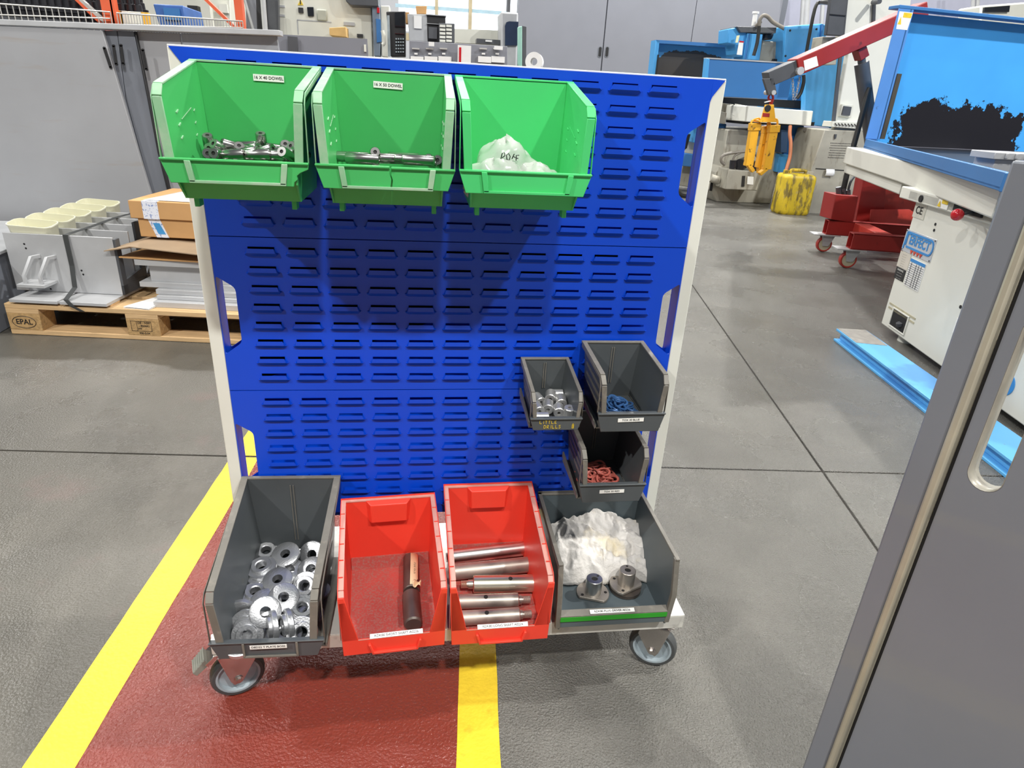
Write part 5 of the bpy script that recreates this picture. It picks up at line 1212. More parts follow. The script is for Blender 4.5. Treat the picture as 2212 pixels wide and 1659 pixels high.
for u0, z0, u1, z1 in ((.085, .064, .265, .072), (.085, .160, .265, .168), (.085, .072, .095, .160), (.255, .072, .265, .160)): pass
b = MB()
for u0, z0, u1, z1 in ((.085, .064, .265, .072), (.085, .160, .265, .168), (.085, .072, .095, .160), (.255, .072, .265, .160)): b.hexa([F(u0, z0, .006), F(u1, z0, .006), F(u1, z0), F(u0, z0), F(u0, z1, .006), F(u1, z1, .006), F(u1, z1), F(u0, z1)])
build(b, 'opening_frame', M_mach, gr, True, bevel=.002)
b = MB(); b.cyl(F(.155, .0, -.08), F(.155, .045, -.08), .045, .04, n=20); b.cyl(F(1.6, .0, -.08), F(1.6, .045, -.08), .045, .04, n=20); b.cyl(F(.155, 0, -1.1), F(.155, .045, -1.1), .045, n=20); build(b, 'levelling_foot', M_cream, gr, True)
st2 = fplate('white_sticker', M_label, .645, .215, .705, .285); ftext('C', .03, M_ink, .67, .235, st2); 
b = MB(); cc = F(.675, .262, .0045); b.tube([F(.675 + .016 * math.cos(a), .262 + .016 * math.sin(a), .005) for a in [2 * PI * i / 16 for i in range(16)]], .0015, 5, closed=True); build(b, 'sticker_ring', M_ink, st2, True)
b = MB(); b.cyl(F(.64, .335, 0), F(.64, .335, .003), .008, n=12); build(b, 'round_hole', M_slot, gr, True)
b = MB(); b.cyl(F(1.09, .15, .0), F(1.09, .15, .003), .045, n=28); rs = build(b, 'round_blue_sticker', M_ablue, gr, True)
b = MB(); b.prism([F(1.07, .135, .004), F(1.11, .15, .004), F(1.08, .18, .004)], tuple(fo * .001)); build(b, 'sticker_arrow', M_label, rs, True)
# light blue steel beam on the floor alongside
bm_ = thing('steel_channel', 'light blue steel channel lying on the floor along the white machine', 'steel channel', (2.5, 1.4, 0))
P0, P1, P2 = Vector((2.477, 1.834, 0)), Vector((2.24, .30, 0)), at_z(1838, 712, .07)
dir_ = (P1 - P0).normalized(); nn = Vector((-dir_.y, dir_.x, 0)); nn = nn if nn.x > 0 else -nn
def Cq(u, z, o): q = P0 + dir_ * u + nn * o; return Vector((q.x, q.y, z))
b = MB(); b.prism([Cq(.0, .055, 0), Cq(2.4, .055, 0), Cq(2.4, .055, .16), Cq(.0, .055, .16)], (0, 0, .012)); 
b.prism([Cq(.0, .0, 0), Cq(2.4, .0, 0), Cq(2.4, .0, .16), Cq(.0, .0, .16)], (0, 0, .012)); b.prism([Cq(.0, .012, .03), Cq(2.4, .012, .03), Cq(2.4, .012, .13), Cq(.0, .012, .13)], (0, 0, .043))
build(b, 'channel', mat('chipped_light_blue_paint', (96, 176, 232), .35, var=.03, vscale=4, spots=[((92, 88, 80), 24, .70, .03, .8), ((70, 130, 196), 1.6, .5, .05, .6)]), bm_, True, bevel=.002)
b = MB(); b.prism([Cq(.0, .067, .004), Cq(.22, .067, .004), Cq(.24, .067, .15), Cq(.0, .067, .155)], (0, 0, .0012)); build(b, 'bare_end', mat('bare_grey_metal', (150, 146, 140), .5, .3, var=.1, vscale=30), bm_, True)

# ================================================================ WORKSHOP CRANE
YK = 4.25
ck = thing('workshop_crane', 'red workshop crane with dark hydraulic ram between the two blue grinders', 'crane', (4.2, 4.2, 0))
def K(px, py, dy=0.0): return at_y(px, py, YK + dy)
b = MB(); b.beam(K(1714, 146), K(1990, 24), .16, .125); build(b, 'boom', M_cred, ck, True, bevel=.006)
b = MB(); b.beam(K(1655, 172), K(1722, 143), .12, .11); b.prism([K(1649, 170, -.06), K(1672, 168, -.06), K(1679, 204, -.06), K(1660, 206, -.06)], (0, .03, 0)); b.prism([K(1649, 170, .03), K(1672, 168, .03), K(1679, 204, .03), K(1660, 206, .03)], (0, .03, 0)); build(b, 'boom_extension', M_dgrey, ck, True, bevel=.004)
q = K(1672, 200, -.07); b = MB(); b.cyl(q, q + Vector((0, .14, 0)), .018, n=14); q2 = K(1730, 153, -.09); b.cyl(q2, q2 + Vector((0, .18, 0)), .03, n=10); build(b, 'pin_bolt', M_alup, ck, True)
lb2 = facepoly(ck, 'rating_label', M_label, [(1736, 131), (1764, 121), (1768, 142), (1739, 153)], YK - .083, .002)
b = MB(); b.beam(K(1855, 104), K(1862, 126), .075, .09, up=(0, 1, 0)); build(b, 'ram_bracket', M_cred, ck, True, bevel=.004)
b = MB(); b.cyl(K(1860, 118), K(1862, 140), .03, n=16); b.cyl(K(1861, 136), K(1886, 330), .055, n=20); build(b, 'ram', M_bhose if False else M_dgrey, ck, True)
b = MB(); b.cyl(K(1878, 190, -.05), K(1840, 330, -.12), .022, n=12); b.cyl(K(1840, 330, -.12), K(1820, 418, -.14), .022, n=12); build(b, 'pump_handle', M_bhose, ck, True)
b = MB(); b.prism([K(1868, 372, 0), K(1918, 350, 0), K(1906, 520, 0), K(1843, 508, 0)], (0, .12, 0)); build(b, 'brace', M_cred, ck, True, bevel=.004)
b = MB(); b.prism([K(1912, 340, .10), K(2000, 360, .10), K(1975, 545, .10), K(1898, 520, .10)], (0, .10, 0)); build(b, 'mast', M_credl, ck, True, bevel=.004)
b = MB(); b.prism([K(1880, 452, -.12), K(1915, 478, -.12), K(1908, 508, -.12), K(1876, 500, -.12)], (.45, .1, 0)); build(b, 'mast_foot', M_credl, ck, True, bevel=.004)
pm = facepoly(ck, 'pump_body', M_cred, [(1806, 420), (1855, 424), (1843, 482), (1795, 474)], YK - .22, .18, .005)
b = MB(); 
for px in (1812, 1822, 1832): b.cyl(at_y(px, 421, YK - .14), at_y(px - 1, 404 + (px - 1812) * .3, YK - .14), .022, n=12)
b.tube(smoothp([at_y(1832, 412, YK - .14), at_y(1838, 392, YK - .14), at_y(1852, 376, YK - .1), at_y(1872, 372, YK)]), .010, 8); build(b, 'pump_fittings', M_dgrey, pm, True)
# base: two beams on casters joined by a cross beam
W1, W2 = Vector((3.60, 3.51, 0)), Vector((3.755, 4.10, 0)); bd = Vector((.97, -.24, 0)).normalized(); bn = Vector((.24, .97, 0)).normalized()
def Bm(c, u, o, z): q = c + bd * u + bn * o; return Vector((q.x, q.y, z))
for c, L_ in ((W1, .9), (W2, .7)):
    b = MB()
    for o0, o1, z0, z1 in ((-.05, -.043, .155, .275), (.043, .05, .155, .275), (-.05, .05, .155, .162), (-.05, .05, .268, .275)): b.prism([Bm(c, .0, o0, z0), Bm(c, L_, o0, z0), Bm(c, L_, o1, z0), Bm(c, .0, o1, z0)], (0, 0, z1 - z0))
    build(b, 'base_beam', M_cred, ck, True)
    b = MB(); b.prism([Bm(c, -.10, -.07, .147), Bm(c, .12, -.07, .147), Bm(c, .12, .07, .147), Bm(c, -.10, .07, .147)], (0, 0, .008))
    for s in (-1, 1): b.prism([Bm(c, -.02, s * .032, .145), Bm(c, .09, s * .032, .145), Bm(c, .05, s * .032, .055), Bm(c, .0, s * .032, .055)], tuple(bn * .005))
    fk = build(b, 'caster_fork', M_alup, ck, True)
    Mw = Matrix.Translation(Bm(c, .02, 0, .066)) @ Matrix.Rotation(math.atan2(bn.y, bn.x), 4, 'Z') @ Matrix.Rotation(PI / 2, 4, 'Y')
    b = MB(); b.lathe([(.05, -.024), (.060, -.024), (.065, -.012), (.065, .012), (.060, .024), (.05, .024)], 28, Mw); build(b, 'wheel_tread', M_redw, fk, True)
    b = MB(); b.lathe([(.012, -.022), (.05, -.02), (.05, .02), (.012, .022)], 24, Mw); build(b, 'wheel_core', M_wheelc, fk, True)
b = MB(); b.prism([Bm(W1, .22, .05, .17), Bm(W1, .34, .05, .17), Bm(W1, .34 + .0, .56, .17), Bm(W1, .22, .56, .17)], (0, 0, .10)); build(b, 'cross_beam', M_credl, ck, True, bevel=.004)
# chain, and the yellow lifting grab hanging from the hook
b = MB()
for (xa, ya), (xb, yb), m_ in (((1712, 168), (1714, 212), 0), ((1728, 165), (1719, 212), 0)):
    for i in range(9):
        t = i / 8; c = K(xa + (xb - xa) * t, ya + (yb - ya) * t, -.02); a = (i % 2) * PI / 2
        b.tube([(c.x + .008 * math.cos(2 * PI * k / 8) * math.cos(a), c.y + .008 * math.cos(2 * PI * k / 8) * math.sin(a), c.z + .014 * math.sin(2 * PI * k / 8)) for k in range(8)], .0026, 5, closed=True)
tag(build(b, 'chain', M_wire, ck, True), kind='stuff')
b = MB(); b.tube(smoothp([K(1736, 162, -.08), K(1736, 178, -.08), K(1730, 200, -.08), K(1722, 212, -.08)]), .014, 8); build(b, 'rubber_strap', M_bhose, ck, True)
gb = thing('lifting_grab', 'worn yellow lifting grab with three long arms hanging from the crane tip', 'lifting grab', (K(1660, 240).x, YK, K(1660, 240).z))
b = MB(); b.tube(smoothp([K(1663, 204), K(1660, 212), K(1666, 222), K(1670, 212), K(1668, 204)], 4), .009, 8); b.cyl(K(1667, 214), K(1665, 228), .02, .012, n=10); build(b, 'hook', M_cred, gb, True)
q = K(1660, 208, -.03); b = MB(); b.beam(K(1652, 221, -.03), K(1664, 218, -.03), .006, .02, up=(0, 1, 0)); build(b, 'latch', M_paper, gb, True)
for dy in (-.05, .03): 
    b = MB(); b.prism([K(1654, 226, dy), K(1672, 226, dy), K(1676, 262, dy), K(1644, 262, dy)], (0, .02, 0)); build(b, 'head_plate', M_yell, gb, True, bevel=.003)
b = MB(); q = K(1659, 234, -.056); b.cyl(q, q + Vector((0, .012, 0)), .026, n=14); build(b, 'head_bolt', M_black, gb, True)
facepoly(gb, 'red_stencil', M_cred, [(1648, 244), (1663, 245), (1662, 253), (1647, 252)], YK - .052, .002)
b = MB(); b.prism([K(1638, 260, -.06), K(1678, 260, -.06), K(1678, 264, -.06), K(1640, 264, -.06)], (0, .13, 0)); build(b, 'cross_plate', M_yell, gb, True)
for pts, dy in ((((1624, 262), (1640, 256), (1640, 272)), 0), (((1660, 262), (1664, 270), (1664, 274)), .03), (((1662, 262), (1678, 258), (1679, 276)), -.02)):
    b = MB(); p_ = [K(x, y, dy) for x, y in pts]; b.tube(smoothp([p_[0] + Vector((0, 0, -.06)), p_[0], p_[1], p_[2], p_[2] + Vector((0, 0, -.03))], 4), .008, 8); build(b, 'link', M_yell, gb, True)
for (xa, ya), (xb, yb), (xc, yc), dy in (((1630, 270), (1616, 358), (1626, 370), 0.0), ((1658, 276), (1640, 362), (1640, 374), .05), ((1671, 274), (1655, 366), (1640, 376), -.04)):
    b = MB(); b.beam(K(xa, ya, dy), K(xb, yb, dy), .07, .05, up=(0, 1, 0)); build(b, 'arm', M_yell, gb, True, bevel=.004)
    b = MB(); b.beam(K(xb, yb - 2, dy), K(xc, yc, dy), .03, .05, up=(0, 1, 0)); build(b, 'claw', M_yell, gb, True, bevel=.004)
    b = MB(); b.beam(K(xa + 1, ya - 4, dy), K(xa - 1, ya + 12, dy), .085, .062, up=(0, 1, 0)); build(b, 'collar', M_yell, gb, True, bevel=.004)

# ================================================================ SECOND GRINDER, behind the crane
Y2 = 7.0
ga = thing('surface_grinder', 'dirty white grinding machine with light blue guard and column behind the crane', 'machine', (4.4, 7.3, 0))
facepoly(ga, 'pedestal', M_machd, [(1572, 280), (1700, 282), (1694, 320), (1665, 440), (1548, 436), (1536, 412), (1546, 372), (1558, 360)], Y2, .9, .01)
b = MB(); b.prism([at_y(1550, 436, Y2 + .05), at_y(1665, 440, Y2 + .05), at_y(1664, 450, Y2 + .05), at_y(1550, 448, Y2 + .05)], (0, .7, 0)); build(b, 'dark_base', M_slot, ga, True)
hb_ = facepoly(ga, 'tank_box', M_machd, [(1574, 366), (1645, 371), (1636, 412), (1566, 409)], Y2 - .3, .3, .01)
facepoly(hb_, 'level_gauge', M_black, [(1604, 380), (1610, 380), (1608, 403), (1602, 403)], Y2 - .31, .012, parent=hb_); facepoly(hb_, 'notice', M_label, [(1615, 381), (1628, 382), (1627, 399), (1614, 398)], Y2 - .305, .005, parent=hb_)
b = MB(); b.cyl(at_y(1583, 364, Y2 - .2), at_y(1585, 346, Y2 - .2), .045, n=14); b.cyl(at_y(1598, 356, Y2 - .25), at_y(1612, 350, Y2 - .1), .07, n=16); b.cyl(at_y(1628, 368, Y2 - .2), at_y(1630, 348, Y2 - .2), .05, n=14); build(b, 'pump_motor', M_blackp, ga, True)
b = MB(); b.tube(smoothp(ypath([(1566, 356), (1558, 348), (1562, 336), (1585, 330), (1625, 328), (1640, 345)], Y2 - .25)), .018, 8); b.tube(smoothp(ypath([(1583, 346), (1588, 336), (1600, 330)], Y2 - .25)), .014, 8); build(b, 'hydraulic_hose', M_hose, ga, True)
b = MB(); b.cyl(at_y(1534, 384, Y2 - .1), at_y(1552, 390, Y2 - .1), .05, n=12); b.cyl(at_y(1550, 388, Y2 - .1), at_y(1553, 400, Y2 - .1), .03, n=10); build(b, 'drain_valve', M_machd, ga, True)
facepoly(ga, 'dark_slot', M_slot, [(1536, 394), (1541, 394), (1538, 413), (1533, 412)], Y2 - .02, .02)
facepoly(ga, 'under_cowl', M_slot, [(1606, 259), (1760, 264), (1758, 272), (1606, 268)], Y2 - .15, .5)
sd = MB(); q = [at_y(1617, 229, Y2 - .3), at_y(1757, 240, Y2 - .3), at_y(1752, 272, Y2 - .3), at_y(1611, 263, Y2 - .3)]; sd.prism(q, (0, .9, 0)); build(sd, 'saddle', M_mach, ga, True, bevel=.008)
sd = MB(); q = [at_y(1588, 224, Y2 + .1), at_y(1617, 229, Y2 - .28), at_y(1611, 263, Y2 - .28), at_y(1581, 248, Y2 + .1)]; sd.prism(q, (.05, .25, 0)); build(sd, 'saddle_end', M_mach, ga, True, bevel=.004)
facepoly(ga, 'saddle_arm', M_machd, [(1553, 240), (1570, 244), (1567, 268), (1549, 266)], Y2 + .1, .3, .006); facepoly(ga, 'saddle_arm', M_machd, [(1560, 222), (1590, 228), (1583, 252), (1556, 242)], Y2 + .3, .3, .006)
facepoly(ga, 'front_splash_guard', M_mblue, [(1532, 126), (1712, 137), (1742, 217), (1562, 209), (1524, 208)][0:2] + [(1716, 140), (1702, 216), (1560, 209), (1526, 208)], Y2 - .25, .03, .006)
facepoly(ga, 'guard_edge', M_gtop, [(1526, 124), (1712, 135), (1712, 138), (1526, 127)], Y2 - .26, .08); facepoly(ga, 'guard_flange', M_lblue, [(1526, 126), (1533, 127), (1527, 208), (1518, 207)], Y2 - .265, .08, .004)
facepoly(ga, 'guard_shade_sheet', M_slot, [(1560, 210), (1740, 218), (1752, 236), (1590, 226), (1560, 222)], Y2 + .12, .05)  # near-black sheet standing in for the shade between guard and saddle
cm = facepoly(ga, 'column', M_lblue, [(1700, 56), (1775, 51), (1790, 55), (1742, 270), (1690, 250)], Y2 + .2, .7, .01); facepoly(ga, 'column_side', M_mblue, [(1775, 52), (1779, 52), (1765, 140), (1748, 270), (1740, 270), (1770, 100)], Y2 + .18, .05)
facepoly(ga, 'column_door', M_lblue, [(1698, 57), (1770, 53), (1748, 170), (1690, 170)], Y2 + .15, .05, .006)
b = MB()
for px, py in ((1707, 66), (1764, 63), (1697, 121)): c = at_y(px, py, Y2 + .145); b.cyl(c, c + Vector((0, .01, 0)), .012, n=10)
build(b, 'bolt', M_slot, cm, True)
facepoly(ga, 'spindle_housing', M_lblue, [(1615, 72), (1648, 74), (1641, 130), (1607, 128)], Y2 + .3, .3, .008); facepoly(ga, 'spindle_cover', M_lblue, [(1587, 60), (1618, 66), (1610, 124), (1590, 118), (1588, 95), (1572, 93), (1574, 62)], Y2 + .35, .3, .01)
facepoly(ga, 'housing_seam', M_mblue, [(1618, 72), (1621, 72), (1612, 128), (1608, 128)], Y2 + .29, .02); facepoly(ga, 'motor_plate', M_dgrey, [(1592, 57), (1678, 59), (1676, 72), (1600, 70)], Y2 + .3, .5, .006)
facepoly(ga, 'motor_drum', M_blackp, [(1652, 70), (1674, 72), (1668, 86), (1650, 85)], Y2 + .4, .3, .02); facepoly(ga, 'notice', M_label, [(1597, 90), (1606, 91), (1603, 119), (1592, 118)], Y2 + .29, .01); facepoly(ga, 'red_notice_top', M_ballr, [(1598, 88), (1607, 89), (1607, 92), (1597, 91)], Y2 + .285, .01)
facepoly(ga, 'yellow_notice', mat('pale_yellow_label', (232, 232, 190), .5), [(1592, 77), (1598, 76), (1594, 92), (1589, 92)], Y2 + .28, .01)
facepoly(ga, 'head_casting', M_machd, [(1648, 88), (1690, 91), (1684, 134), (1640, 130)], Y2 + .45, .3, .01)
b = MB(); b.cyl(at_y(1628, 56, Y2 + .4), at_y(1632, 30, Y2 + .4), .028, n=14); b.cyl(at_y(1632, 30, Y2 + .4), at_y(1633, 25, Y2 + .4), .04, n=14); build(b, 'filler_cap', M_paper, ga, True)
b = MB(); b.tube(smoothp(ypath([(1640, 56), (1641, 44), (1648, 34), (1658, 36), (1670, 48), (1695, 62)], Y2 + .25)), .022, 10); b.cyl(at_y(1644, 46, Y2 + .25), at_y(1632, 57, Y2 + .3), .02, n=8); build(b, 'coolant_hose', M_hose, ga, True)
b = MB(); b.tube(smoothp(ypath([(1640, 56), (1636, 90), (1628, 120)], Y2 + .2)), .022, 8); b.tube(smoothp(ypath([(1741, 118), (1760, 20), (1775, 5), (1800, 4), (1814, 10), (1818, 26), (1815, 60), (1806, 92)], Y2 + .0)), .02, 8); build(b, 'black_hose', M_bhose, ga, True)
facepoly(ga, 'hose_bracket', M_blackp, [(1770, 2), (1815, 5), (1814, 12), (1770, 8)], Y2 - .03, .05)
facepoly(ga, 'switch_box', M_black, [(1672, 127), (1684, 128), (1682, 134), (1670, 133)], Y2 + .4, .1)
# things under the table, right of the pedestal
facepoly(ga, 'blue_stand', M_mblue, [(1700, 268), (1738, 272), (1722, 360), (1690, 362)], Y2 - .05, .2, .01); facepoly(ga, 'blue_foot_box', M_lblue, [(1684, 332), (1722, 336), (1716, 372), (1678, 372)], Y2 - .1, .2, .006)
facepoly(ga, 'pedestal', mat('navy_valve_block', (36, 62, 92), .5), [(1688, 280), (1704, 282), (1700, 330), (1686, 330)], Y2 - .2, .15, .006)
b = MB(); b.tube(smoothp(ypath([(1707, 272), (1706, 290), (1708, 310), (1706, 340), (1698, 368)], Y2 - .5, 6.3)), .02, 8); build(b, 'brown_hose', mat('orange_brown_hose', (170, 100, 60), .5), ga, True)
b = MB(); b.tube(smoothp(ypath([(1738, 280), (1748, 292), (1752, 320), (1748, 352)], Y2 - .3)), .026, 8); build(b, 'pale_hose', M_hose, ga, True)
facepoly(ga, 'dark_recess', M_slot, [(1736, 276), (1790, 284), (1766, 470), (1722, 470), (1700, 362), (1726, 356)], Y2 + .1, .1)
facebox(ga, 'recess_tank', M_dgrey, 1728, 352, 1762, 372, Y2 - .05, .15)
# tall off white cabinet to the right of it
Yc = 6.3
tc_ = thing('machine_cabinet', 'tall off white machine cabinet behind the crane ram with perforated lower door', 'cabinet', (5.6, 6.6, 0))
facepoly(tc_, 'upper_body', M_mach, [(1825, -60), (1975, -60), (1930, 300), (1800, 292), (1803, 262), (1756, 258), (1794, 60)][:2] + [(1935, 300), (1801, 290), (1832, 118), (1812, 80)], Yc + .1, .08, .01)
facepoly(tc_, 'left_panel', M_machd, [(1777, 79), (1812, 80), (1806, 140), (1766, 140)], Yc + .05, .2, .006)
facepoly(ga, 'column_base', M_lblue, [(1742, 118), (1829, 119), (1799, 276), (1752, 270), (1738, 262)], Y2 - .14, .10, .006); facepoly(ga, 'column_edge', M_mblue, [(1829, 119), (1834, 119), (1803, 278), (1799, 276)], Y2 - .14, .10)
facepoly(tc_, 'door_gap', M_dgrey, [(1835, -60), (1838, -60), (1822, 100), (1805, 262), (1798, 262), (1812, 130)], Yc + .07, .02)
facepoly(tc_, 'dark_window', M_dgrey, [(1800, -40), (1836, -40), (1822, 78), (1785, 76)], Yc - .05, .06, .01); facepoly(tc_, 'window_bar', M_blackp, [(1793, 30), (1827, 33), (1827, 35), (1793, 32)], Yc - .06, .02)
wf = facepoly(tc_, 'pocket_frame', M_cream, [(1820, 225), (1844, 227), (1839, 254), (1814, 251)], Yc + .06, .04, .006); facepoly(tc_, 'pocket', M_dgrey, [(1824, 229), (1840, 231), (1836, 250), (1819, 248)], Yc + .04, .03, parent=wf)
facepoly(tc_, 'louvre_strip', M_cream, [(1800, 262), (1875, 266), (1874, 280), (1796, 274)], Yc - .02, .2, .004)
b = MB()
for i in range(9): b.beam(at_y(1804 + i * 7, 266 + i * .3, Yc - .03), at_y(1808 + i * 7, 272 + i * .3, Yc - .03), .008, .006, up=(0, 1, 0))
build(b, 'louvre_slots', M_slot, tc_, True)
lo = facepoly(tc_, 'lower_body', M_machd, [(1782, 280), (1900, 284), (1880, 470), (1748, 464), (1738, 456), (1752, 366)], Yc, .6, .01)
b = MB()
for i in range(7):
    for j in range(19):
        x = 1795 + j * 3.1 + (i % 2) * 1.5 - i * .9; y = 309 + i * 5.2 + j * .13; c = at_y(x, y, Yc - .002); b.cyl(c, c + Vector((0, .004, 0)), .0055, n=6)
tag(build(b, 'vent_holes', M_slot, lo, True), kind='stuff')
b = MB(); b.beam(at_y(1762, 364, Yc - .003), at_y(1885, 372, Yc - .003), .008, .006, up=(0, 1, 0)); build(b, 'door_seam', M_slot, lo, True)
b = MB(); q = at_y(1792, 372, Yc - .02); b.grid(lambda u_, v: (q.x - .055 + .11 * u_, q.y - .02 * math.sin(v * 3.0), q.z + .035 - .08 * v), 4, 8); build(b, 'curled_note', M_paper, lo, True, solid=.001)
facepoly(lo, 'latch', M_dgrey, [(1804, 290), (1808, 290), (1806, 300), (1803, 299)], Yc - .02, .02, parent=lo)
b = MB(); b.cyl(at_y(1886, 5, Yc + .05), at_y(1900, 3, Yc - .1), .025, n=12); b.cyl(at_y(1888, 8, Yc + .08), at_y(1886, 62, Yc + .08), .02, n=10); build(b, 'pipe_stub', M_dgrey, tc_, True)
fpp = thing('far_machine', 'pale far machine with a dark window above the right blue splash guard', 'machine', (7.8, 7.6, 0))
facepoly(fpp, 'machine_body', M_cream, [(2119, 12), (2330, -4), (2330, 300), (2110, 260)], 7.6, .4, .02); facepoly(fpp, 'window', M_glass, [(2128, 16), (2182, 12), (2180, 26), (2126, 26)], 7.57, .04)
wp_ = thing('wall_pipes', 'grey pipes running up the pale wall behind the blue machines', 'pipes', (at_y(1740, 60, 9.2).x, 9.2, 0))
for px in (1735, 1743, 1778, 2102, 2112): b = MB(); b.cyl(at_y(px + 4, -60, 9.2), at_y(px - 10, 150, 9.2), .03 if px != 1743 else .05, n=12); build(b, 'pipe', M_alup, wp_, True)

# ================================================================ THIRD GRINDER GUARD, further back
Y3 = 7.9
gc = thing('surface_grinder', 'farthest light blue grinding machine, its guard blackened inside, above the right end of the rack', 'machine', (3.6, 8.2, 0))
q0 = at_y(1417, 88, Y3)
facepoly(gc, 'guard_back', worn_mat('blackened_guard_paint', (84, 160, 214), (74, 70, 66), at_y(1500, 165, Y3).x - 3.6, at_y(1500, 165, Y3).z - .12, .58, .42, .35, 5), [(1417, 88), (1588, 99), (1580, 200), (1405, 190)], Y3 + .2, .03)
facepoly(gc, 'guard_flange', M_lblue, [(1417, 86), (1425, 87), (1414, 190), (1406, 190)], Y3, .2, .006); facepoly(gc, 'guard_hood', M_mblue, [(1417, 86), (1589, 96), (1588, 104), (1420, 93)], Y3, .2)
facepoly(gc, 'seal', M_slot, [(1421, 118), (1424, 118), (1416, 190), (1412, 190)], Y3 - .01, .03)
facepoly(gc, 'pedestal', M_machd, [(1480, 330), (1560, 345), (1520, 410), (1466, 400)], Y3 - .2, .5, .01); facepoly(gc, 'body', M_mach, [(1484, 290), (1575, 300), (1560, 345), (1478, 330)], Y3 - .1, .5, .01)
facepoly(gc, 'blue_box', M_lblue, [(1498, 262), (1550, 266), (1545, 312), (1496, 308)], Y3 - .3, .3, .01); facepoly(gc, 'blue_door', M_mblue, [(1549, 266), (1570, 268), (1558, 330), (1540, 334)], Y3 - .5, .3, .01); facepoly(gc, 'blue_rail', M_mblue, [(1474, 330), (1545, 340), (1540, 365), (1468, 358)], Y3 - .4, .2, .008); facepoly(gc, 'dark_arm', M_slot, [(1478, 292), (1492, 290), (1484, 320), (1476, 326)], Y3 - .35, .1)
b = MB(); b.tube(smoothp(ypath([(1462, 412), (1472, 420), (1490, 420), (1500, 408)], Y3 - 1.0)), .04, 10); build(b, 'floor_hose', M_bhose, gc, True)
# jerrycan
jc = thing('jerrycan', 'grimy yellow plastic jerrycan on the floor beside the dirty white grinder', 'jerrycan', (at_y(1705, 455, 6.25).x, 6.25, 0), R(-6))
b = MB(); wj, dj, hj = .192, .15, .46
def jr(z, s): return [(x, y, z) for x, y in rrect(-wj * s, -dj * s, wj * s, dj * s, .06 * s)]
lv2 = [(0, .90), (.02, .98), (.05, 1.0), (.22, 1.0), (.23, .985), (.40, 1.0), (.43, .96), (.445, .86), (.455, .6)]
rr_ = [jr(z, s) for z, s in lv2]; n_ = len(rr_[0]); vs = [v for r_ in rr_ for v in r_]; fs = []
for k in range(len(rr_) - 1):
    for i in range(n_): fs.append((k * n_ + i, k * n_ + (i + 1) % n_, (k + 1) * n_ + (i + 1) % n_, (k + 1) * n_ + i))
fs += [tuple(range(n_))[::-1], tuple(range((len(rr_) - 1) * n_, len(rr_) * n_))]; b._add(vs, fs); build(b, 'can_body', M_can, jc, sharp=50)
b = MB(); b.tube(smoothp([(-.08, 0, .445), (-.08, 0, .485), (.0, 0, .49), (.09, 0, .485), (.09, 0, .445)]), .018, 10); build(b, 'handle', M_can, jc)
b = MB(); b.cyl((-.14, 0, .44), (-.14, 0, .485), .03, n=16); build(b, 'cap', M_can, jc); b = MB(); b.cyl((.14, .0, .44), (.14, .0, .482), .045, n=18); build(b, 'neck_ring', M_machd, jc)
b = MB()
for x in (-.105, .0, .105): b.box(x - .006, -dj - .004, .06, x + .006, -dj + .002, .38)
build(b, 'rib', M_can, jc, bevel=.002)

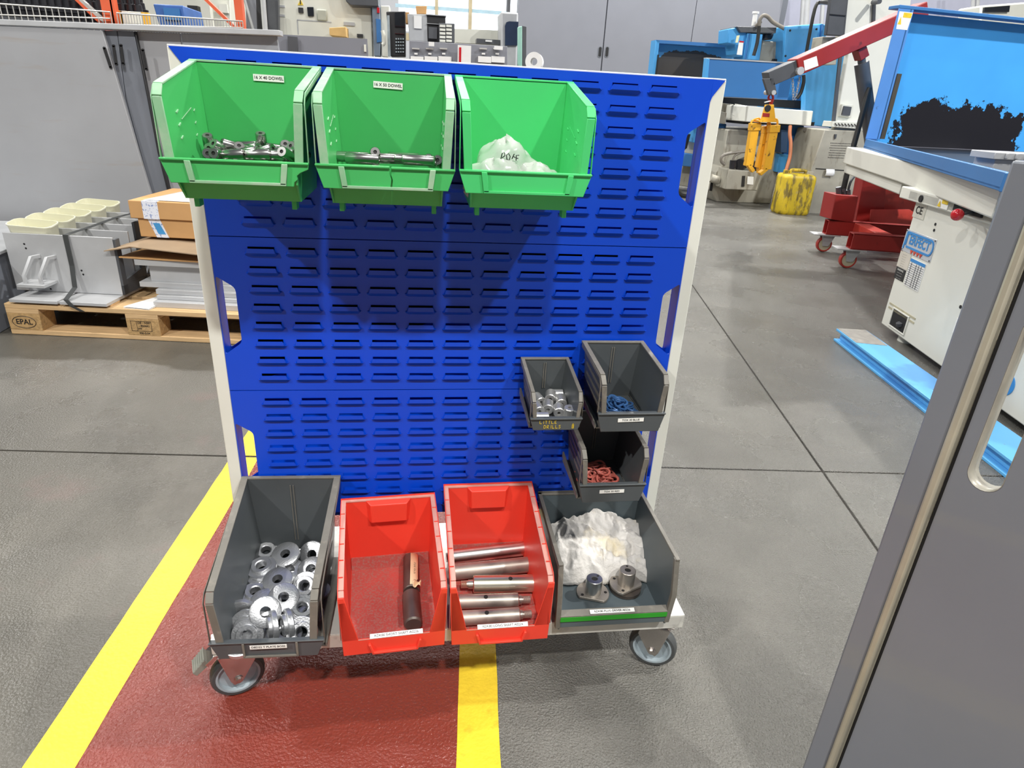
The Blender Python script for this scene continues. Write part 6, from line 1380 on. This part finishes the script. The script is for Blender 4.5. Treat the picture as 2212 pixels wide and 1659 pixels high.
# ================================================================ OPEN SHEET METAL DOOR, close on the right
E0 = Vector((.890, -.562, 0)); ud = Vector((math.sin(R(24)), -math.cos(R(24)), 0)); un = Vector((-ud.y, ud.x, 0)); un = un if un.y > 0 else -un     # un points away from the camera
def Dq(u, z, o=0.0): q = E0 + ud * u + un * o; return Vector((q.x, q.y, z))
dr = thing('enclosure_door', 'close grey enamelled sheet metal door edge with an oblong hand hole at the right', 'door', (E0.x + .2, E0.y, 0))
def dpr(name, m, u0, u1, z0, z1, o0, o1, bev=.001, par=None):
    b = MB(); b.hexa([Dq(u0, z0, o0), Dq(u1, z0, o0), Dq(u1, z0, o1), Dq(u0, z0, o1), Dq(u0, z1, o0), Dq(u1, z1, o0), Dq(u1, z1, o1), Dq(u0, z1, o1)]); return build(b, name, m, par or dr, True, bevel=bev)
dpr('edge_flange', M_door, 0, .0300, .02, 1.066, 0, .035, .003)
dpr('edge_trim', M_bead, .0300, .0405, .02, 1.064, -.003, .02, .003)
dpr('shadow_strip', M_slot, .0405, .0455, .02, 1.064, .010, .02)  # near-black strip draws the shadow line beside the edge trim
# leaf with the oblong hole
HU0, HU1, HZ0, HZ1 = .0600, .096, .722, .925
b = MB(); rr2 = .0165; cu = (HU0 + HU1) / 2; hw = (HU1 - HU0) / 2
holeP = [(cu + hw * math.cos(R(a)), HZ1 - hw + hw * math.sin(R(a))) for a in range(0, 181, 15)] + [(cu + hw * math.cos(R(a)), HZ0 + hw + hw * math.sin(R(a))) for a in range(180, 361, 15)]
m_ = len(holeP) // 2
UL, UR = .0455, .70
right = [p for p in holeP if p[0] >= cu - 1e-6]; left = [p for p in holeP if p[0] <= cu + 1e-6]
up_r = [p for p in holeP[:m_] if p[0] >= cu - 1e-6]; lo_r = [p for p in holeP[m_:] if p[0] >= cu - 1e-6]
Rp = [(cu, .02), (UR, .02), (UR, 1.062), (cu, 1.062)] + sorted(up_r, key=lambda p: p[0]) + sorted(lo_r, key=lambda p: -p[0])
up_l = [p for p in holeP[:m_] if p[0] <= cu + 1e-6]; lo_l = [p for p in holeP[m_:] if p[0] <= cu + 1e-6]
Lp_ = [(cu, 1.062), (UL, 1.062), (UL, .02), (cu, .02)] + sorted(lo_l, key=lambda p: -p[0]) + sorted(up_l, key=lambda p: p[0])
for P_ in (Rp, Lp_): b.prism([Dq(u_, z_, .006) for u_, z_ in P_], tuple(un * .0016))
lf = build(b, 'door_leaf', M_door, dr, True, sharp=30)
b = MB(); n2 = len(holeP); vs = [Dq(u_, z_, .006) for u_, z_ in holeP] + [Dq(u_, z_, .030) for u_, z_ in holeP]; b._add(vs, [(i, (i + 1) % n2, n2 + (i + 1) % n2, n2 + i) for i in range(n2)]); build(b, 'hand_hole_lip', mat('rubbed_door_edge', (176, 172, 160), .4, .2, var=.08, vscale=40), lf, True, solid=.0012)
